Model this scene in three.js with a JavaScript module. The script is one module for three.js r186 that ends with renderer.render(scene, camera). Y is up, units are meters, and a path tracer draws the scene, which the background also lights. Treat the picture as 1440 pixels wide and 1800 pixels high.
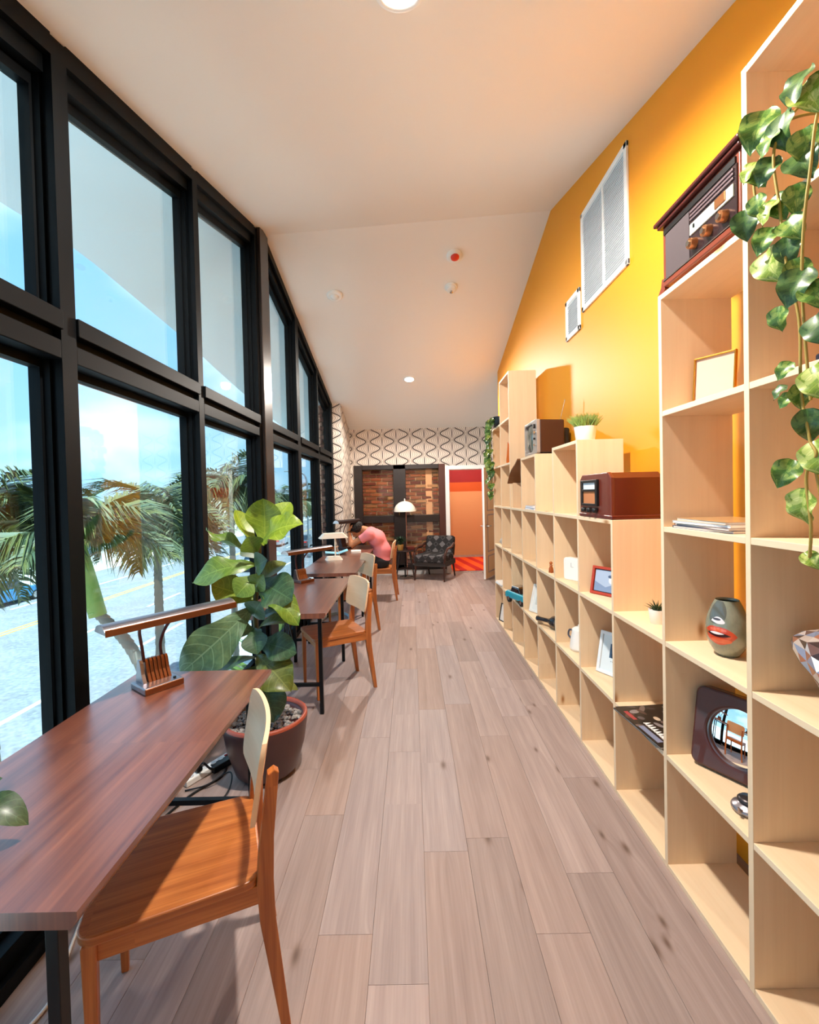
import * as THREE from 'three';
import { RoundedBoxGeometry } from 'three/addons/geometries/RoundedBoxGeometry.js';
import { mergeGeometries } from 'three/addons/utils/BufferGeometryUtils.js';
import { MarchingCubes } from 'three/addons/objects/MarchingCubes.js';
import { ImprovedNoise } from 'three/addons/math/ImprovedNoise.js';

// ---------------------------------------------------------------- camera, sky, sun, exposure
const scene = new THREE.Scene();
const camera = new THREE.PerspectiveCamera(2 * Math.atan(900 / 790) * 180 / Math.PI, 0.8, 0.05, 400);
camera.position.set(0, 1.5, 0);
camera.rotation.set(-0.0188, 0.0044, -0.0236, 'YXZ');
camera.setViewOffset(1440, 1800, 0, 15, 1440, 1800);
camera.updateProjectionMatrix();
scene.add(camera);
const renderer = new THREE.WebGLRenderer({ antialias: true });
renderer.toneMapping = THREE.LinearToneMapping;
renderer.toneMappingExposure = 1.1;
renderer.shadowMap.enabled = true;

const perlin = new ImprovedNoise();
const fbm = (x, y, z, n = 4) => { let s = 0, a = 0.5; for (let i = 0; i < n; i++) { s += a * perlin.noise(x, y, z); x *= 2.03; y *= 2.03; z *= 2.03; a *= 0.5; } return s; };
const clamp = (v, a = 0, b = 1) => Math.min(b, Math.max(a, v));
const mix = (a, b, t) => a + (b - a) * t;
const smooth = (a, b, v) => { const t = clamp((v - a) / (b - a)); return t * t * (3 - 2 * t); };

const SKY_GAIN = 1.0;
{
  const w = 1024, h = 512, data = new Float32Array(w * h * 4);
  for (let j = 0; j < h; j++) for (let i = 0; i < w; i++) {
    const el = ((j + 0.5) / h - 0.5) * Math.PI, az = (i + 0.5) / w * 2 * Math.PI;
    const y = Math.sin(el), x = Math.cos(el) * Math.cos(az), z = Math.cos(el) * Math.sin(az);
    const up = clamp(y);
    let c = [mix(0.44, 0.13, Math.pow(up, 0.55)), mix(0.72, 0.40, Math.pow(up, 0.55)), mix(0.90, 0.80, Math.pow(up, 0.55))];
    const k = 1.6 / (up + 0.28), n = fbm(x * k * 1.1 + 3.1, z * k * 1.1 + 1.7, 0.4, 5) + 0.5 * fbm(x * 2.2, y * 5, z * 2.2, 3);
    const cl = smooth(-0.06, 0.34, n) * 0.8;
    c = [mix(c[0], 0.72, cl), mix(c[1], 0.88, cl), mix(c[2], 0.94, cl)];
    const o = (j * w + i) * 4;
    for (let q = 0; q < 3; q++) data[o + q] = c[q] * SKY_GAIN;
    data[o + 3] = 1;
  }
  const t = new THREE.DataTexture(data, w, h, THREE.RGBAFormat, THREE.FloatType);
  t.mapping = THREE.EquirectangularReflectionMapping; t.magFilter = THREE.LinearFilter; t.minFilter = THREE.LinearFilter;
  t.wrapS = THREE.RepeatWrapping; t.needsUpdate = true;
  scene.background = t; scene.backgroundIntensity = 1.65;
}
const sun = new THREE.DirectionalLight(new THREE.Color(0.86, 1.0, 1.03), 9);
sun.position.set(2, 28, -4); sun.target.position.set(-6, 0, -10);
sun.castShadow = true; sun.shadow.mapSize.set(2048, 2048);
Object.assign(sun.shadow.camera, { left: -40, right: 40, top: 40, bottom: -40, near: 1, far: 120 });
scene.add(sun, sun.target);
const LAMP = 27, LAMP_COLOR = new THREE.Color(1.0, 0.925, 0.83);

// ---------------------------------------------------------------- helpers
let seed = 7;
const rnd = () => { seed = (seed * 1664525 + 1013904223) % 4294967296; return seed / 4294967296; };
const rr = (a, b) => a + (b - a) * rnd();
const W = (X, h, Z) => new THREE.Vector3(X, h, -Z);           // metres: right, up, depth into the room
const V = (x, y, z) => new THREE.Vector3(x, y, z);
const taken = {};
function numbered(name) { const n = taken[name] = (taken[name] ?? -1) + 1; return n ? name + '_' + String(n).padStart(3, '0') : name; }
function shadows(o) { o.castShadow = true; o.receiveShadow = true; return o; }
function tag(o, label, category, group, kind) {
  o.userData.label = label; o.userData.category = category;
  if (group) o.userData.group = group; if (kind) o.userData.kind = kind;
  return o;
}
function thing(name, label, category, [X, h, Z] = [0, 0, 0], turn = 0, group) {
  const o = new THREE.Group(); o.name = numbered(name); scene.add(o);
  o.position.set(X, h, -Z); o.rotation.y = turn;
  return tag(o, label, category, group);
}
function plain(g) {
  let q = g.index ? g.toNonIndexed() : g;
  if (!q.attributes.normal) q.computeVertexNormals();
  const n = q.attributes.position.count, out = new THREE.BufferGeometry();
  out.setAttribute('position', q.attributes.position); out.setAttribute('normal', q.attributes.normal);
  out.setAttribute('uv', q.attributes.uv ?? new THREE.BufferAttribute(new Float32Array(n * 2), 2));
  if (q.attributes.color) out.setAttribute('color', q.attributes.color);
  return out;
}
const join = (gs) => { gs = [gs].flat(Infinity); return gs.length === 1 ? plain(gs[0]) : mergeGeometries(gs.map(plain)); };
function mesh(name, gs, mat, parent = scene) {
  const m = shadows(new THREE.Mesh(join(gs), mat)); m.name = numbered(name); parent.add(m); return m;
}
function share(name, geo, mat, parent, p, r) {              // a mesh on a shared geometry
  const m = shadows(new THREE.Mesh(geo, mat)); m.name = numbered(name); if (p) m.position.copy(p); if (r) m.rotation.set(...r); parent.add(m); return m;
}
function struct(name, gs, mat, parent = scene) { const m = mesh(name, gs, mat, parent); if (parent === scene) m.userData.kind = 'structure'; return m; }
function uvM(g, grain = 'y', off = [0, 0]) {                 // uv in metres, v along the grain
  g = plain(g); const p = g.attributes.position, n = g.attributes.normal, uv = new Float32Array(p.count * 2), ax = { x: 0, y: 1, z: 2 }[grain];
  for (let i = 0; i < p.count; i += 3) {
    const a = V(0, 0, 0).fromBufferAttribute(p, i), b = V(0, 0, 0).fromBufferAttribute(p, i + 1), c = V(0, 0, 0).fromBufferAttribute(p, i + 2);
    const f = b.clone().sub(a).cross(c.clone().sub(a)).toArray().map(Math.abs), k = f.indexOf(Math.max(...f));
    [a, b, c].forEach((q, j) => {
      const s = q.toArray(), others = [0, 1, 2].filter((d) => d !== k);
      let u, v; if (k === ax) { u = s[others[0]]; v = s[others[1]] * 0.15; } else { v = s[ax]; u = s[others.find((d) => d !== ax)]; }
      uv[(i + j) * 2] = u + off[0]; uv[(i + j) * 2 + 1] = v + off[1];
    });
  }
  g.setAttribute('uv', new THREE.BufferAttribute(uv, 2)); return g;
}
const box = (w, h, d, x = 0, y = 0, z = 0, r = 0) => plain(r ? new RoundedBoxGeometry(w, h, d, 2, r) : new THREE.BoxGeometry(w, h, d)).translate(x, y, z);
const span = (x0, x1, y0, y1, Z0, Z1, r = 0) => box(x1 - x0, y1 - y0, Z1 - Z0, (x0 + x1) / 2, (y0 + y1) / 2, -(Z0 + Z1) / 2, r);
const cyl = (r1, r2, h, x = 0, y = 0, z = 0, n = 20) => plain(new THREE.CylinderGeometry(r1, r2, h, n)).translate(x, y, z);
const ball = (r, x = 0, y = 0, z = 0, sx = 1, sy = 1, sz = 1, n = 20) => plain(new THREE.SphereGeometry(r, n, n * 0.7 | 0).scale(sx, sy, sz)).translate(x, y, z);
const lathe = (pts, n = 32) => plain(new THREE.LatheGeometry(pts.map((p) => new THREE.Vector2(...p)), n));
const tube = (pts, r, n = 24, k = 8, closed = false) => plain(new THREE.TubeGeometry(new THREE.CatmullRomCurve3(pts, closed), n, r, k, closed));
function stick(a, b, w, d = w, r = 0) {                       // a square bar from a to b
  const L = a.distanceTo(b), g = r ? plain(new RoundedBoxGeometry(w, L, d, 2, r)) : plain(new THREE.BoxGeometry(w, L, d));
  const q = new THREE.Quaternion().setFromUnitVectors(V(0, 1, 0), b.clone().sub(a).normalize());
  return g.applyQuaternion(q).translate(...a.clone().add(b).multiplyScalar(0.5).toArray());
}
function rod(a, b, r1, r2 = r1, n = 12) {
  const q = new THREE.Quaternion().setFromUnitVectors(V(0, 1, 0), b.clone().sub(a).normalize());
  return plain(new THREE.CylinderGeometry(r2, r1, a.distanceTo(b), n)).applyQuaternion(q).translate(...a.clone().add(b).multiplyScalar(0.5).toArray());
}
function poly(pts, holes = []) {
  const s = new THREE.Shape(pts.map((p) => new THREE.Vector2(...p)));
  for (const h of holes) s.holes.push(new THREE.Path(h.map((p) => new THREE.Vector2(...p))));
  return s;
}
const ext = (shape, depth, bevel = 0, seg = 12) => plain(new THREE.ExtrudeGeometry(shape, { depth, bevelEnabled: bevel > 0, bevelThickness: bevel, bevelSize: bevel, bevelOffset: -bevel, bevelSegments: 2, curveSegments: seg }));
// a slab whose outline is given as [Z, h] points, from X = x0 to x1
const slabX = (pts, x0, x1, holes = []) => ext(poly(pts.map(([Z, h]) => [-Z, h]), holes.map((q) => q.map(([Z, h]) => [-Z, h]))), x1 - x0).rotateY(-Math.PI / 2).translate(x1, 0, 0);
function roundRect(w, h, r, x = 0, y = 0) {
  const s = new THREE.Shape(), a = x - w / 2, b = y - h / 2;
  s.moveTo(a + r, b); s.lineTo(a + w - r, b); s.absarc(a + w - r, b + r, r, -Math.PI / 2, 0); s.lineTo(a + w, b + h - r); s.absarc(a + w - r, b + h - r, r, 0, Math.PI / 2);
  s.lineTo(a + r, b + h); s.absarc(a + r, b + h - r, r, Math.PI / 2, Math.PI); s.lineTo(a, b + r); s.absarc(a + r, b + r, r, Math.PI, Math.PI * 1.5);
  return s;
}
// ---------------------------------------------------------------- materials
const std = (color, roughness = 0.6, metalness = 0, o = {}) => new THREE.MeshStandardMaterial({ color: new THREE.Color(color), roughness, metalness, ...o });
const phys = (color, roughness = 0.5, o = {}) => new THREE.MeshPhysicalMaterial({ color: new THREE.Color(color), roughness, ...o });
function finish(t, rx, ry, srgb = true) {
  t.wrapS = t.wrapT = THREE.RepeatWrapping; t.magFilter = THREE.LinearFilter; t.minFilter = THREE.LinearMipmapLinearFilter; t.generateMipmaps = true;
  if (srgb) t.colorSpace = THREE.SRGBColorSpace; t.repeat.set(rx, ry); t.needsUpdate = true; return t;
}
function pixels(w, h, f, rx, ry, srgb = true) {
  const d = new Uint8Array(w * h * 4);
  for (let j = 0; j < h; j++) for (let i = 0; i < w; i++) { const c = f(i / w, j / h), o = (j * w + i) * 4; d[o] = clamp(c[0], 0, 255); d[o + 1] = clamp(c[1], 0, 255); d[o + 2] = clamp(c[2], 0, 255); d[o + 3] = 255; }
  return finish(new THREE.DataTexture(d, w, h, THREE.RGBAFormat), rx, ry, srgb);
}
function drawn(w, h, f, rx = 1, ry = 1) {
  const c = document.createElement('canvas'); c.width = w; c.height = h; f(c.getContext('2d'), w, h);
  return finish(new THREE.CanvasTexture(c), rx, ry);
}
const lerp3 = (a, b, t) => [mix(a[0], b[0], t), mix(a[1], b[1], t), mix(a[2], b[2], t)];
// wood: v runs along the grain; the sheet covers su x sv metres
function wood(sd, dark, light, su, sv, { w = 256, h = 1024, fine = 1, bands = 1, knots = 0, knotColor = [70, 40, 25] } = {}) {
  const ks = []; let s = sd * 97 + 13; const r = () => { s = (s * 1103515245 + 12345) % 2147483648; return s / 2147483648; };
  for (let i = 0; i < knots; i++) ks.push([r(), r(), 0.5 + r()]);
  return pixels(w, h, (u, v) => {
    let x = u * su, y = v * sv, kd = 0;
    for (const [ku, kv, kr] of ks) {
      let dx = (u - ku), dy = (v - kv); dx -= Math.round(dx); dy -= Math.round(dy); dx *= su; dy *= sv;
      const d2 = (dx * dx + dy * dy / 7) / (0.0002 * kr); x += 0.02 * Math.exp(-d2 * 0.2) * Math.sign(dx || 1); kd = Math.max(kd, Math.exp(-d2 * 1.6));
    }
    const wv = Math.sin(v * Math.PI * 2) * 0.004 + 0.006 * fbm(x * 3, y * 1.2, sd, 2);
    const g = 0.5 + 0.55 * bands * fbm((x + wv) * 28, y * 0.9, sd * 3.7, 3) + 0.42 * fine * fbm((x + wv) * 190, y * 4.5, sd * 1.3, 2);
    const cloud = 0.16 * fbm(x * 6, y * 2.2, sd + 5, 3);
    return lerp3(lerp3(dark, light, clamp(g + cloud)), knotColor, kd * 0.85);
  }, 1 / su, 1 / sv);
}
const T = {};
T.ply = wood(1, [230, 206, 176], [247, 230, 206], 1.1, 2.2, { knots: 5, fine: 0.6, bands: 0.7, knotColor: [150, 95, 50] });
T.ply2 = wood(5, [232, 209, 180], [248, 232, 210], 1.1, 2.2, { knots: 3, fine: 0.6, bands: 0.8, knotColor: [150, 95, 50] });
T.floor = [2, 3, 4, 8].map((s, i) => wood(s, [[143, 125, 122], [150, 131, 127], [137, 121, 119], [146, 126, 120]][i], [[185, 168, 164], [189, 171, 166], [180, 164, 160], [187, 167, 160]][i], 0.74, 2.4, { knots: [7, 4, 8, 5][i], knotColor: [98, 76, 66] }));
T.walnut = wood(6, [86, 44, 34], [158, 98, 70], 0.9, 2.4, { knots: 5, bands: 1.3, knotColor: [48, 24, 18] });
T.teak = wood(7, [142, 72, 28], [208, 130, 64], 0.5, 1.0, { w: 256, h: 512, fine: 1.3, bands: 1.6 });
T.maple = wood(9, [228, 200, 168], [243, 224, 196], 0.5, 1.0, { w: 128, h: 512 });
T.mahogany = wood(11, [58, 20, 12], [98, 40, 24], 0.5, 1.0, { w: 128, h: 512 });
const M = {
  ceiling: std('#efebe4', 0.92), yellow: std('#f19c14', 0.55), white: std('#efeeea', 0.45), wallWhite: std('#e6e3dc', 0.85),
  ply: std('#fffaf2', 0.62, 0, { map: T.ply, vertexColors: true }), ply2: std('#fffaf2', 0.62, 0, { map: T.ply2, vertexColors: true }),
  floor: T.floor.flatMap((t) => ['#ffffff', '#f2ece6'].map((c) => std(c, 0.55, 0, { map: t }))),
  frame: phys('#06090c', 0.5, { specularIntensity: 0.22 }), steel: std('#3a3432', 0.3, 0.75), blackMetal: std('#101114', 0.45, 0.4),
  walnut: phys('#ffffff', 0.3, { map: T.walnut, clearcoat: 1, clearcoatRoughness: 0.3, ior: 1.6 }), teak: phys('#ffffff', 0.42, { map: T.teak, clearcoat: 0.2, clearcoatRoughness: 0.3 }),
  maple: phys('#fff0e2', 0.5, { map: T.maple }), mahogany: phys('#ffffff', 0.3, { map: T.mahogany, clearcoat: 0.5, clearcoatRoughness: 0.2 }),
  glass: phys('#f2fbfd', 0.0, { transmission: 1, thickness: 0, ior: 1.5 }), clear: phys('#ffffff', 0.02, { transmission: 1, thickness: 0, ior: 1.5 }),
  black: std('#0c0c0e', 0.4), chrome: std('#c9c6c2', 0.18, 1), bronze: std('#8f5d3f', 0.3, 0.9), silver: std('#9a949a', 0.32, 0.9), gold: std('#d9a648', 0.25, 0.9),
  copper: std('#c98a5c', 0.3, 0.9), plastic: std('#f4f1ea', 0.35), whitePot: std('#f6f2ec', 0.3), soil: std('#2c2119', 0.95), paper: std('#f3f0ea', 0.8),
};
// ---------------------------------------------------------------- the room
const hc = (X, Z) => 3.95 - 0.272 * Math.abs(Z - 4.1) + X * 0.06 * (Z < 4.1 ? 1 : clamp((8.5 - Z) / 4.4));
const FAR = 8.5, WALL = 1.315, WIN = -1.27;
const PLANK = 0.1854;
{
  const floor = struct('floor', span(-1.45, 2.5, -0.3, -0.013, -1.6, 8.6), std('#8a766b', 0.9));
  const geos = [];
  for (let i = 0; i < 8; i++) {
    const w = PLANK - 0.0006, c = 0.0009, t = 0.012;
    const g = ext(poly([[-w / 2, -t], [w / 2, -t], [w / 2, -c], [w / 2 - c, 0], [-w / 2 + c, 0], [-w / 2, -c]]), 1.249).translate(0, 0, -0.6245);
    geos.push(uvM(g, 'z', [i * 0.29, i * 0.83]));
  }
  for (let c = 0; c < 14; c++) {
    const x = -1.28 + PLANK * (c + 0.5); let Z = -1.5 - [0.2, 0.75, 0.45, 1.05, 0.1, 0.62, 0.9, 0.33][c % 8] - 0.06 * (c % 3);
    while (Z < FAR) {
      const a = Math.max(Z, -1.5), b = Math.min(Z + 1.25, FAR); Z += 1.25;
      if (b - a < 0.06) continue;
      const m = share('plank', geos[rnd() * 8 | 0], M.floor[rnd() * M.floor.length | 0], floor, V(x, 0, -(a + b) / 2));
      m.scale.z = (b - a) / 1.25; if (rnd() < 0.5) m.scale.x = -1, m.scale.z *= -1;
    }
  }
  // gabled ceiling: two sloping slabs that meet at the ridge
  for (const [n, Z0, Z1] of [['ceiling', -1.6, 4.1], ['ceiling', 4.1, 8.72]]) {
    const g = new THREE.BoxGeometry(3.95, 0.18, Z1 - Z0, 10, 1, 14).translate(0.525, 0, -(Z0 + Z1) / 2), p = g.attributes.position;
    for (let i = 0; i < p.count; i++) p.setY(i, p.getY(i) + 0.09 + hc(p.getX(i), -p.getZ(i)));
    g.computeVertexNormals(); struct(n, g, M.ceiling);
  }
  const rightTop = (Z) => [Z, hc(WALL, Z) + 0.1];
  struct('wall_right', slabX([[-1.6, 0], [6.68, 0], rightTop(6.68), rightTop(4.1), rightTop(-1.6)], WALL, WALL + 0.14), M.yellow);
  struct('baseboard_right', span(WALL - 0.014, WALL, 0, 0.1, -1.5, 6.68, 0.003), M.yellow);
  struct('wall_passage', [span(WALL + 0.14, 2.5, 0, 3.5, 6.56, 6.68), span(2.4, 2.52, 0, 3.2, 6.68, 8.62)], M.wallWhite);
  struct('wall_back', span(-1.5, 2.5, 0, 2.75, -1.62, -1.5), M.wallWhite);
}
// ---- patterned wallpaper on the far wall: flat print
{
  const A = 0.264, P = 0.252, S = 2000;
  T.paper = drawn(1056, 504, (g, w, h) => {
    g.fillStyle = '#e2d7cc'; g.fillRect(0, 0, w, h);
    const a = A * S, hw = (ph) => 0.5 + 0.315 * Math.cos(ph);
    const curve = (f) => { g.beginPath(); for (let j = -4; j <= h + 4; j += 4) { const x = f(j / h * 2 * Math.PI); j < 0 ? g.moveTo(x, j) : g.lineTo(x, j); } g.stroke(); };
    for (let k = -1; k <= 3; k++) {
      const o = k & 1 ? Math.PI : 0;
      g.strokeStyle = '#8f8176'; g.lineWidth = 12;
      for (const t of [0.2, 0.4, 0.6, 0.8]) for (const s of [-1, 1]) curve((ph) => k * a + s * t * hw(ph + o) * a);
      g.strokeStyle = '#2b2222'; g.lineWidth = 30; curve((ph) => (k + 0.5) * a + (k & 1 ? -1 : 1) * 0.315 * Math.cos(ph) * a);
      g.fillStyle = '#2b2222';
      for (let q = -1; q <= 2; q++) {
        const cy = (q + (k & 1 ? 0.5 : 0)) * h; g.beginPath(); g.ellipse(k * a, cy, 16, h * 0.36, 0, 0, 7); g.fill();
      }
    }
  }, 1 / 0.528, 1 / P);
  M.wallpaper = std('#ffffff', 0.7, 0, { map: T.paper });
  const hole = (x0, x1, y0, y1) => [[x0, y0], [x1, y0], [x1, y1], [x0, y1]];
  const g = ext(poly([[-1.5, 0], [2.5, 0], [2.5, 2.85], [-1.5, 2.85]], [hole(-1.075, 0.644, 0.09, 2.075), hole(0.72, 1.64, 0.0, 1.965)]), 0.12).translate(0, 0, -FAR - 0.12);
  struct('wall_far', g, M.wallpaper);
  struct('wall_return', [uvM(span(-1.42, -1.135, 0, hc(-1.3, 7.42) + 0.1, 7.42, 7.54), 'y', [0.03, 0.1]), uvM(span(-1.42, -1.135, 0, 2.95, 7.54, 8.5), 'y', [0.1, 0.05])], M.wallpaper);
  struct('baseboard_far', span(-1.135, 0.64, 0, 0.085, FAR - 0.016, FAR, 0.004), std('#cfcdca', 0.5));
  // door casing
  struct('trim_1', [span(0.644, 0.722, 0, 2.035, FAR - 0.02, FAR, 0.004), span(1.635, 1.71, 0, 2.035, FAR - 0.02, FAR, 0.004), span(0.644, 1.71, 1.962, 2.036, FAR - 0.021, FAR, 0.004), span(0.712, 0.728, 0, 1.962, FAR, FAR + 0.13), span(1.63, 1.646, 0, 1.962, FAR, FAR + 0.13), span(0.72, 1.64, 1.956, 1.972, FAR, FAR + 0.13)], M.white);
}
// ---- the open door leaf, seen edge-on
{
  const hinge = W(1.63, 0, 8.47), free = W(1.235, 0, 7.73), L = hinge.distanceTo(free);
  const d = new THREE.Group(); d.name = 'door_1'; scene.add(d); d.userData.kind = 'structure';
  d.position.copy(free).add(hinge).multiplyScalar(0.5); d.rotation.y = Math.atan2(-(free.z - hinge.z), free.x - hinge.x);
  const brown = std('#5c4039', 0.5);
  mesh('leaf', [box(L, 1.93, 0.036, 0, 0.98, 0, 0.003)], M.white, d);
  for (const s of [-1, 1]) {
    mesh('face', box(L - 0.006, 1.925, 0.004, 0, 0.98, s * 0.019), s > 0 ? brown : std('#d8a070', 0.6), d);
    for (const [y0, y1] of [[0.12, 0.4], [0.48, 1.12], [1.2, 1.52], [1.6, 1.86]])
      mesh('moulding', [box(0.022, y1 - y0, 0.01, L / 2 - 0.14, (y0 + y1) / 2, s * 0.024, 0.003), box(0.022, y1 - y0, 0.01, -L / 2 + 0.14, (y0 + y1) / 2, s * 0.024, 0.003), box(L - 0.28, 0.022, 0.01, 0, y1, s * 0.024, 0.003), box(L - 0.28, 0.022, 0.01, 0, y0, s * 0.024, 0.003)], std('#a58376', 0.5), d);
    mesh('handle', [cyl(0.026, 0.026, 0.012, 0, 0, 0, 20).rotateX(Math.PI / 2).translate(L / 2 - 0.07, 0.93, s * 0.027), rod(V(L / 2 - 0.07, 0.93, s * 0.02), V(L / 2 - 0.07, 0.93, s * 0.075), 0.009), rod(V(L / 2 - 0.07, 0.93, s * 0.07), V(L / 2 - 0.19, 0.93, s * 0.07), 0.009)], M.chrome, d);
  }
  for (const y of [0.2, 0.98, 1.76]) mesh('hinge', cyl(0.009, 0.009, 0.09, -L / 2 - 0.004, y, -0.018, 10), M.chrome, d);
}
// ---- the hall behind the door, with its painted bands
{
  const peach = std('#dfa674', 0.8);
  struct('floor_hall', span(0.3, 2.3, -0.2, 0, 8.6, 11.3), M.floor[0]);
  const w = struct('wall_hall', [span(0.3, 2.3, 0, 1.556, 11.0, 11.12), span(0.28, 0.4, 0, 2.6, 8.62, 11.1), span(2.2, 2.32, 0, 2.6, 8.62, 11.1)], peach);
  mesh('paint_band', span(0.3, 2.3, 1.556, 1.78, 11.0, 11.12), std('#cf5a1a', 0.7), w);
  mesh('paint_band', span(0.3, 2.3, 1.78, 2.6, 11.0, 11.12), std('#96141a', 0.7), w);
  struct('baseboard_hall', span(0.4, 2.2, 0, 0.09, 10.985, 11.0), peach);
  struct('ceiling_hall', span(0.28, 2.32, 2.6, 2.72, 8.62, 11.12), M.wallWhite);
}
// ---- interior window on the far wall, old brick right behind its glass
{
  const wood = std('#190b08', 0.4), rust = std('#4a1f12', 0.4), fr = new THREE.Group(); fr.name = 'window_9'; scene.add(fr); fr.userData.kind = 'structure';
  const z0 = FAR - 0.03, z1 = FAR + 0.1, x0 = -1.075, x1 = 0.644, y0 = 0.09, y1 = 2.075, P = 0.155;
  const bar = (n, a, b, c, d, m = wood) => mesh(n, span(a, b, c, d, z0, z1, 0.006), m, fr);
  bar('stile', x0, x0 + P, y0, y1); bar('stile', x1 - 0.12, x1, y0, y1, rust); bar('stile', -0.335, -0.1, y0, y1);
  bar('rail', x0 + P, x1 - 0.12, y1 - 0.085, y1); bar('rail', x0 + P, -0.335, 0.985, 1.12); bar('rail', -0.1, x1 - 0.12, 0.985, 1.12); bar('rail', x0 + P, x1 - 0.12, y0, y0 + 0.1);
  for (const [a, b] of [[x0 + P, -0.335], [-0.1, x1 - 0.12]]) for (const [c, d] of [[y0 + 0.1, 0.985], [1.12, y1 - 0.085]])
    mesh('pane', span(a - 0.01, b + 0.01, c - 0.01, d + 0.01, FAR + 0.03, FAR + 0.036), M.clear, fr);
  const wall = struct('wall_brick', span(-1.2, 0.72, 0, 2.25, FAR + 0.162, FAR + 0.3), std('#c4a47c', 0.95));
  const bmats = ['#7a3816', '#6a2c12', '#8a4420', '#5f2610', '#945026', '#7c401e', '#b07c4e', '#8c582e'].map((c) => std(c, 0.85));
  const bg = [0, 1, 2].map((i) => {
    const g = new RoundedBoxGeometry(0.2, 0.053, 0.06, 1, 0.006), p = g.attributes.position;
    for (let k = 0; k < p.count; k++) { const x = p.getX(k), y = p.getY(k); p.setXYZ(k, x + 0.006 * perlin.noise(x * 20, y * 30, i * 9), y + 0.004 * perlin.noise(x * 25, y * 20, i * 7 + 3), p.getZ(k) + 0.006 * perlin.noise(x * 18, y * 22, i * 5)); }
    return plain(g);
  });
  for (let r = 0; r < 28; r++) for (let c = 0; c < 9; c++) {
    const x = -1.1 + c * 0.216 + (r & 1 ? 0.108 : 0), y = 0.09 + r * 0.0715;
    if (x > 0.66) continue;
    const m = share('brick', bg[rnd() * 3 | 0], bmats[rnd() * bmats.length | 0], wall, V(x + rr(-0.004, 0.004), y + rr(-0.004, 0.004), -(FAR + 0.152 + rr(-0.004, 0.007))), [0, 0, rr(-0.012, 0.012)]);
  }
}
// ---- the glass front
const POSTS = [[-0.485, -0.42], [0.585, 0.655], [1.655, 1.73], [2.725, 2.79], [3.815, 4.12], [5.11, 5.24], [6.235, 6.305], [7.275, 7.42]];
{
  const X0 = -1.392, top = (Z, d = 0) => [Z, hc(WIN - 0.05, Z) - d];
  let a = -1.5;
  POSTS.forEach(([p0, p1], i) => {
    const b = p0, w = new THREE.Group(); w.name = 'window_' + (i + 1); scene.add(w); w.userData.kind = 'structure';
    // sashes
    const s = 0.012, lo = [[a, 0.1], [b, 0.1], [b, 2.05], [a, 2.05]], li = [[a + s, 0.13], [b - s, 0.13], [b - s, 2.0], [a + s, 2.0]];
    const up = [[a, 2.2], [b, 2.2], top(b, 0.13), top(a, 0.13)], ui = [[a + s, 2.235], [b - s, 2.235], top(b - s, 0.185), top(a + s, 0.185)];
    mesh('sash', slabX(lo, -1.388, -1.345, [li]), M.frame, w); mesh('sash', slabX(up, -1.388, -1.345, [ui]), M.frame, w);
    mesh('pane', slabX([[a + 0.01, 0.115], [b - 0.01, 0.115], [b - 0.01, 2.02], [a + 0.01, 2.02]], -1.367, -1.361), M.glass, w);
    mesh('pane', slabX([[a + 0.01, 2.22], [b - 0.01, 2.22], top(b - 0.01, 0.17), top(a + 0.01, 0.17)], -1.367, -1.361), M.glass, w);
    // post on the far side of this bay: outer box with a recessed channel
    mesh('mullion', [slabX([[p0, 0], [p1, 0], top(p1, 0.005), top(p0, 0.005)], X0, -1.318), slabX([[p0 + 0.012, 0], [p1 - 0.012, 0], top(p1 - 0.012, 0.005), top(p0 + 0.012, 0.005)], -1.318, -1.296), slabX([[p0, 0], [p1, 0], top(p1, 0.005), top(p0, 0.005)], -1.296, WIN)], M.frame, w);
    mesh('transom', [span(X0, WIN + 0.012, 2.135, 2.205, a, b, 0.004), span(X0, WIN - 0.03, 2.1, 2.135, a, b), span(X0, WIN, 2.03, 2.1, a, b, 0.004)], M.frame, w);
    const head = [[a, top(a, 0.14)[1]], [b, top(b, 0.14)[1]], top(b, -0.01), top(a, -0.01)];
    mesh('head', [slabX(head, X0, WIN - 0.03), slabX([[a, top(a, 0.075)[1]], [b, top(b, 0.075)[1]], top(b, -0.01), top(a, -0.01)], WIN - 0.03, WIN)], M.frame, w);
    mesh('sill', [span(X0, WIN - 0.02, 0.0, 0.11, a, b, 0.004), span(WIN - 0.02, WIN + 0.01, 0, 0.05, a, b, 0.003)], M.frame, w);
    a = p1;
  });
  struct('column_1', span(WIN, WIN + 0.03, 0, hc(-1.24, 4.0) - 0.005, 3.87, 4.09, 0.006), M.steel);
}
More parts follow.
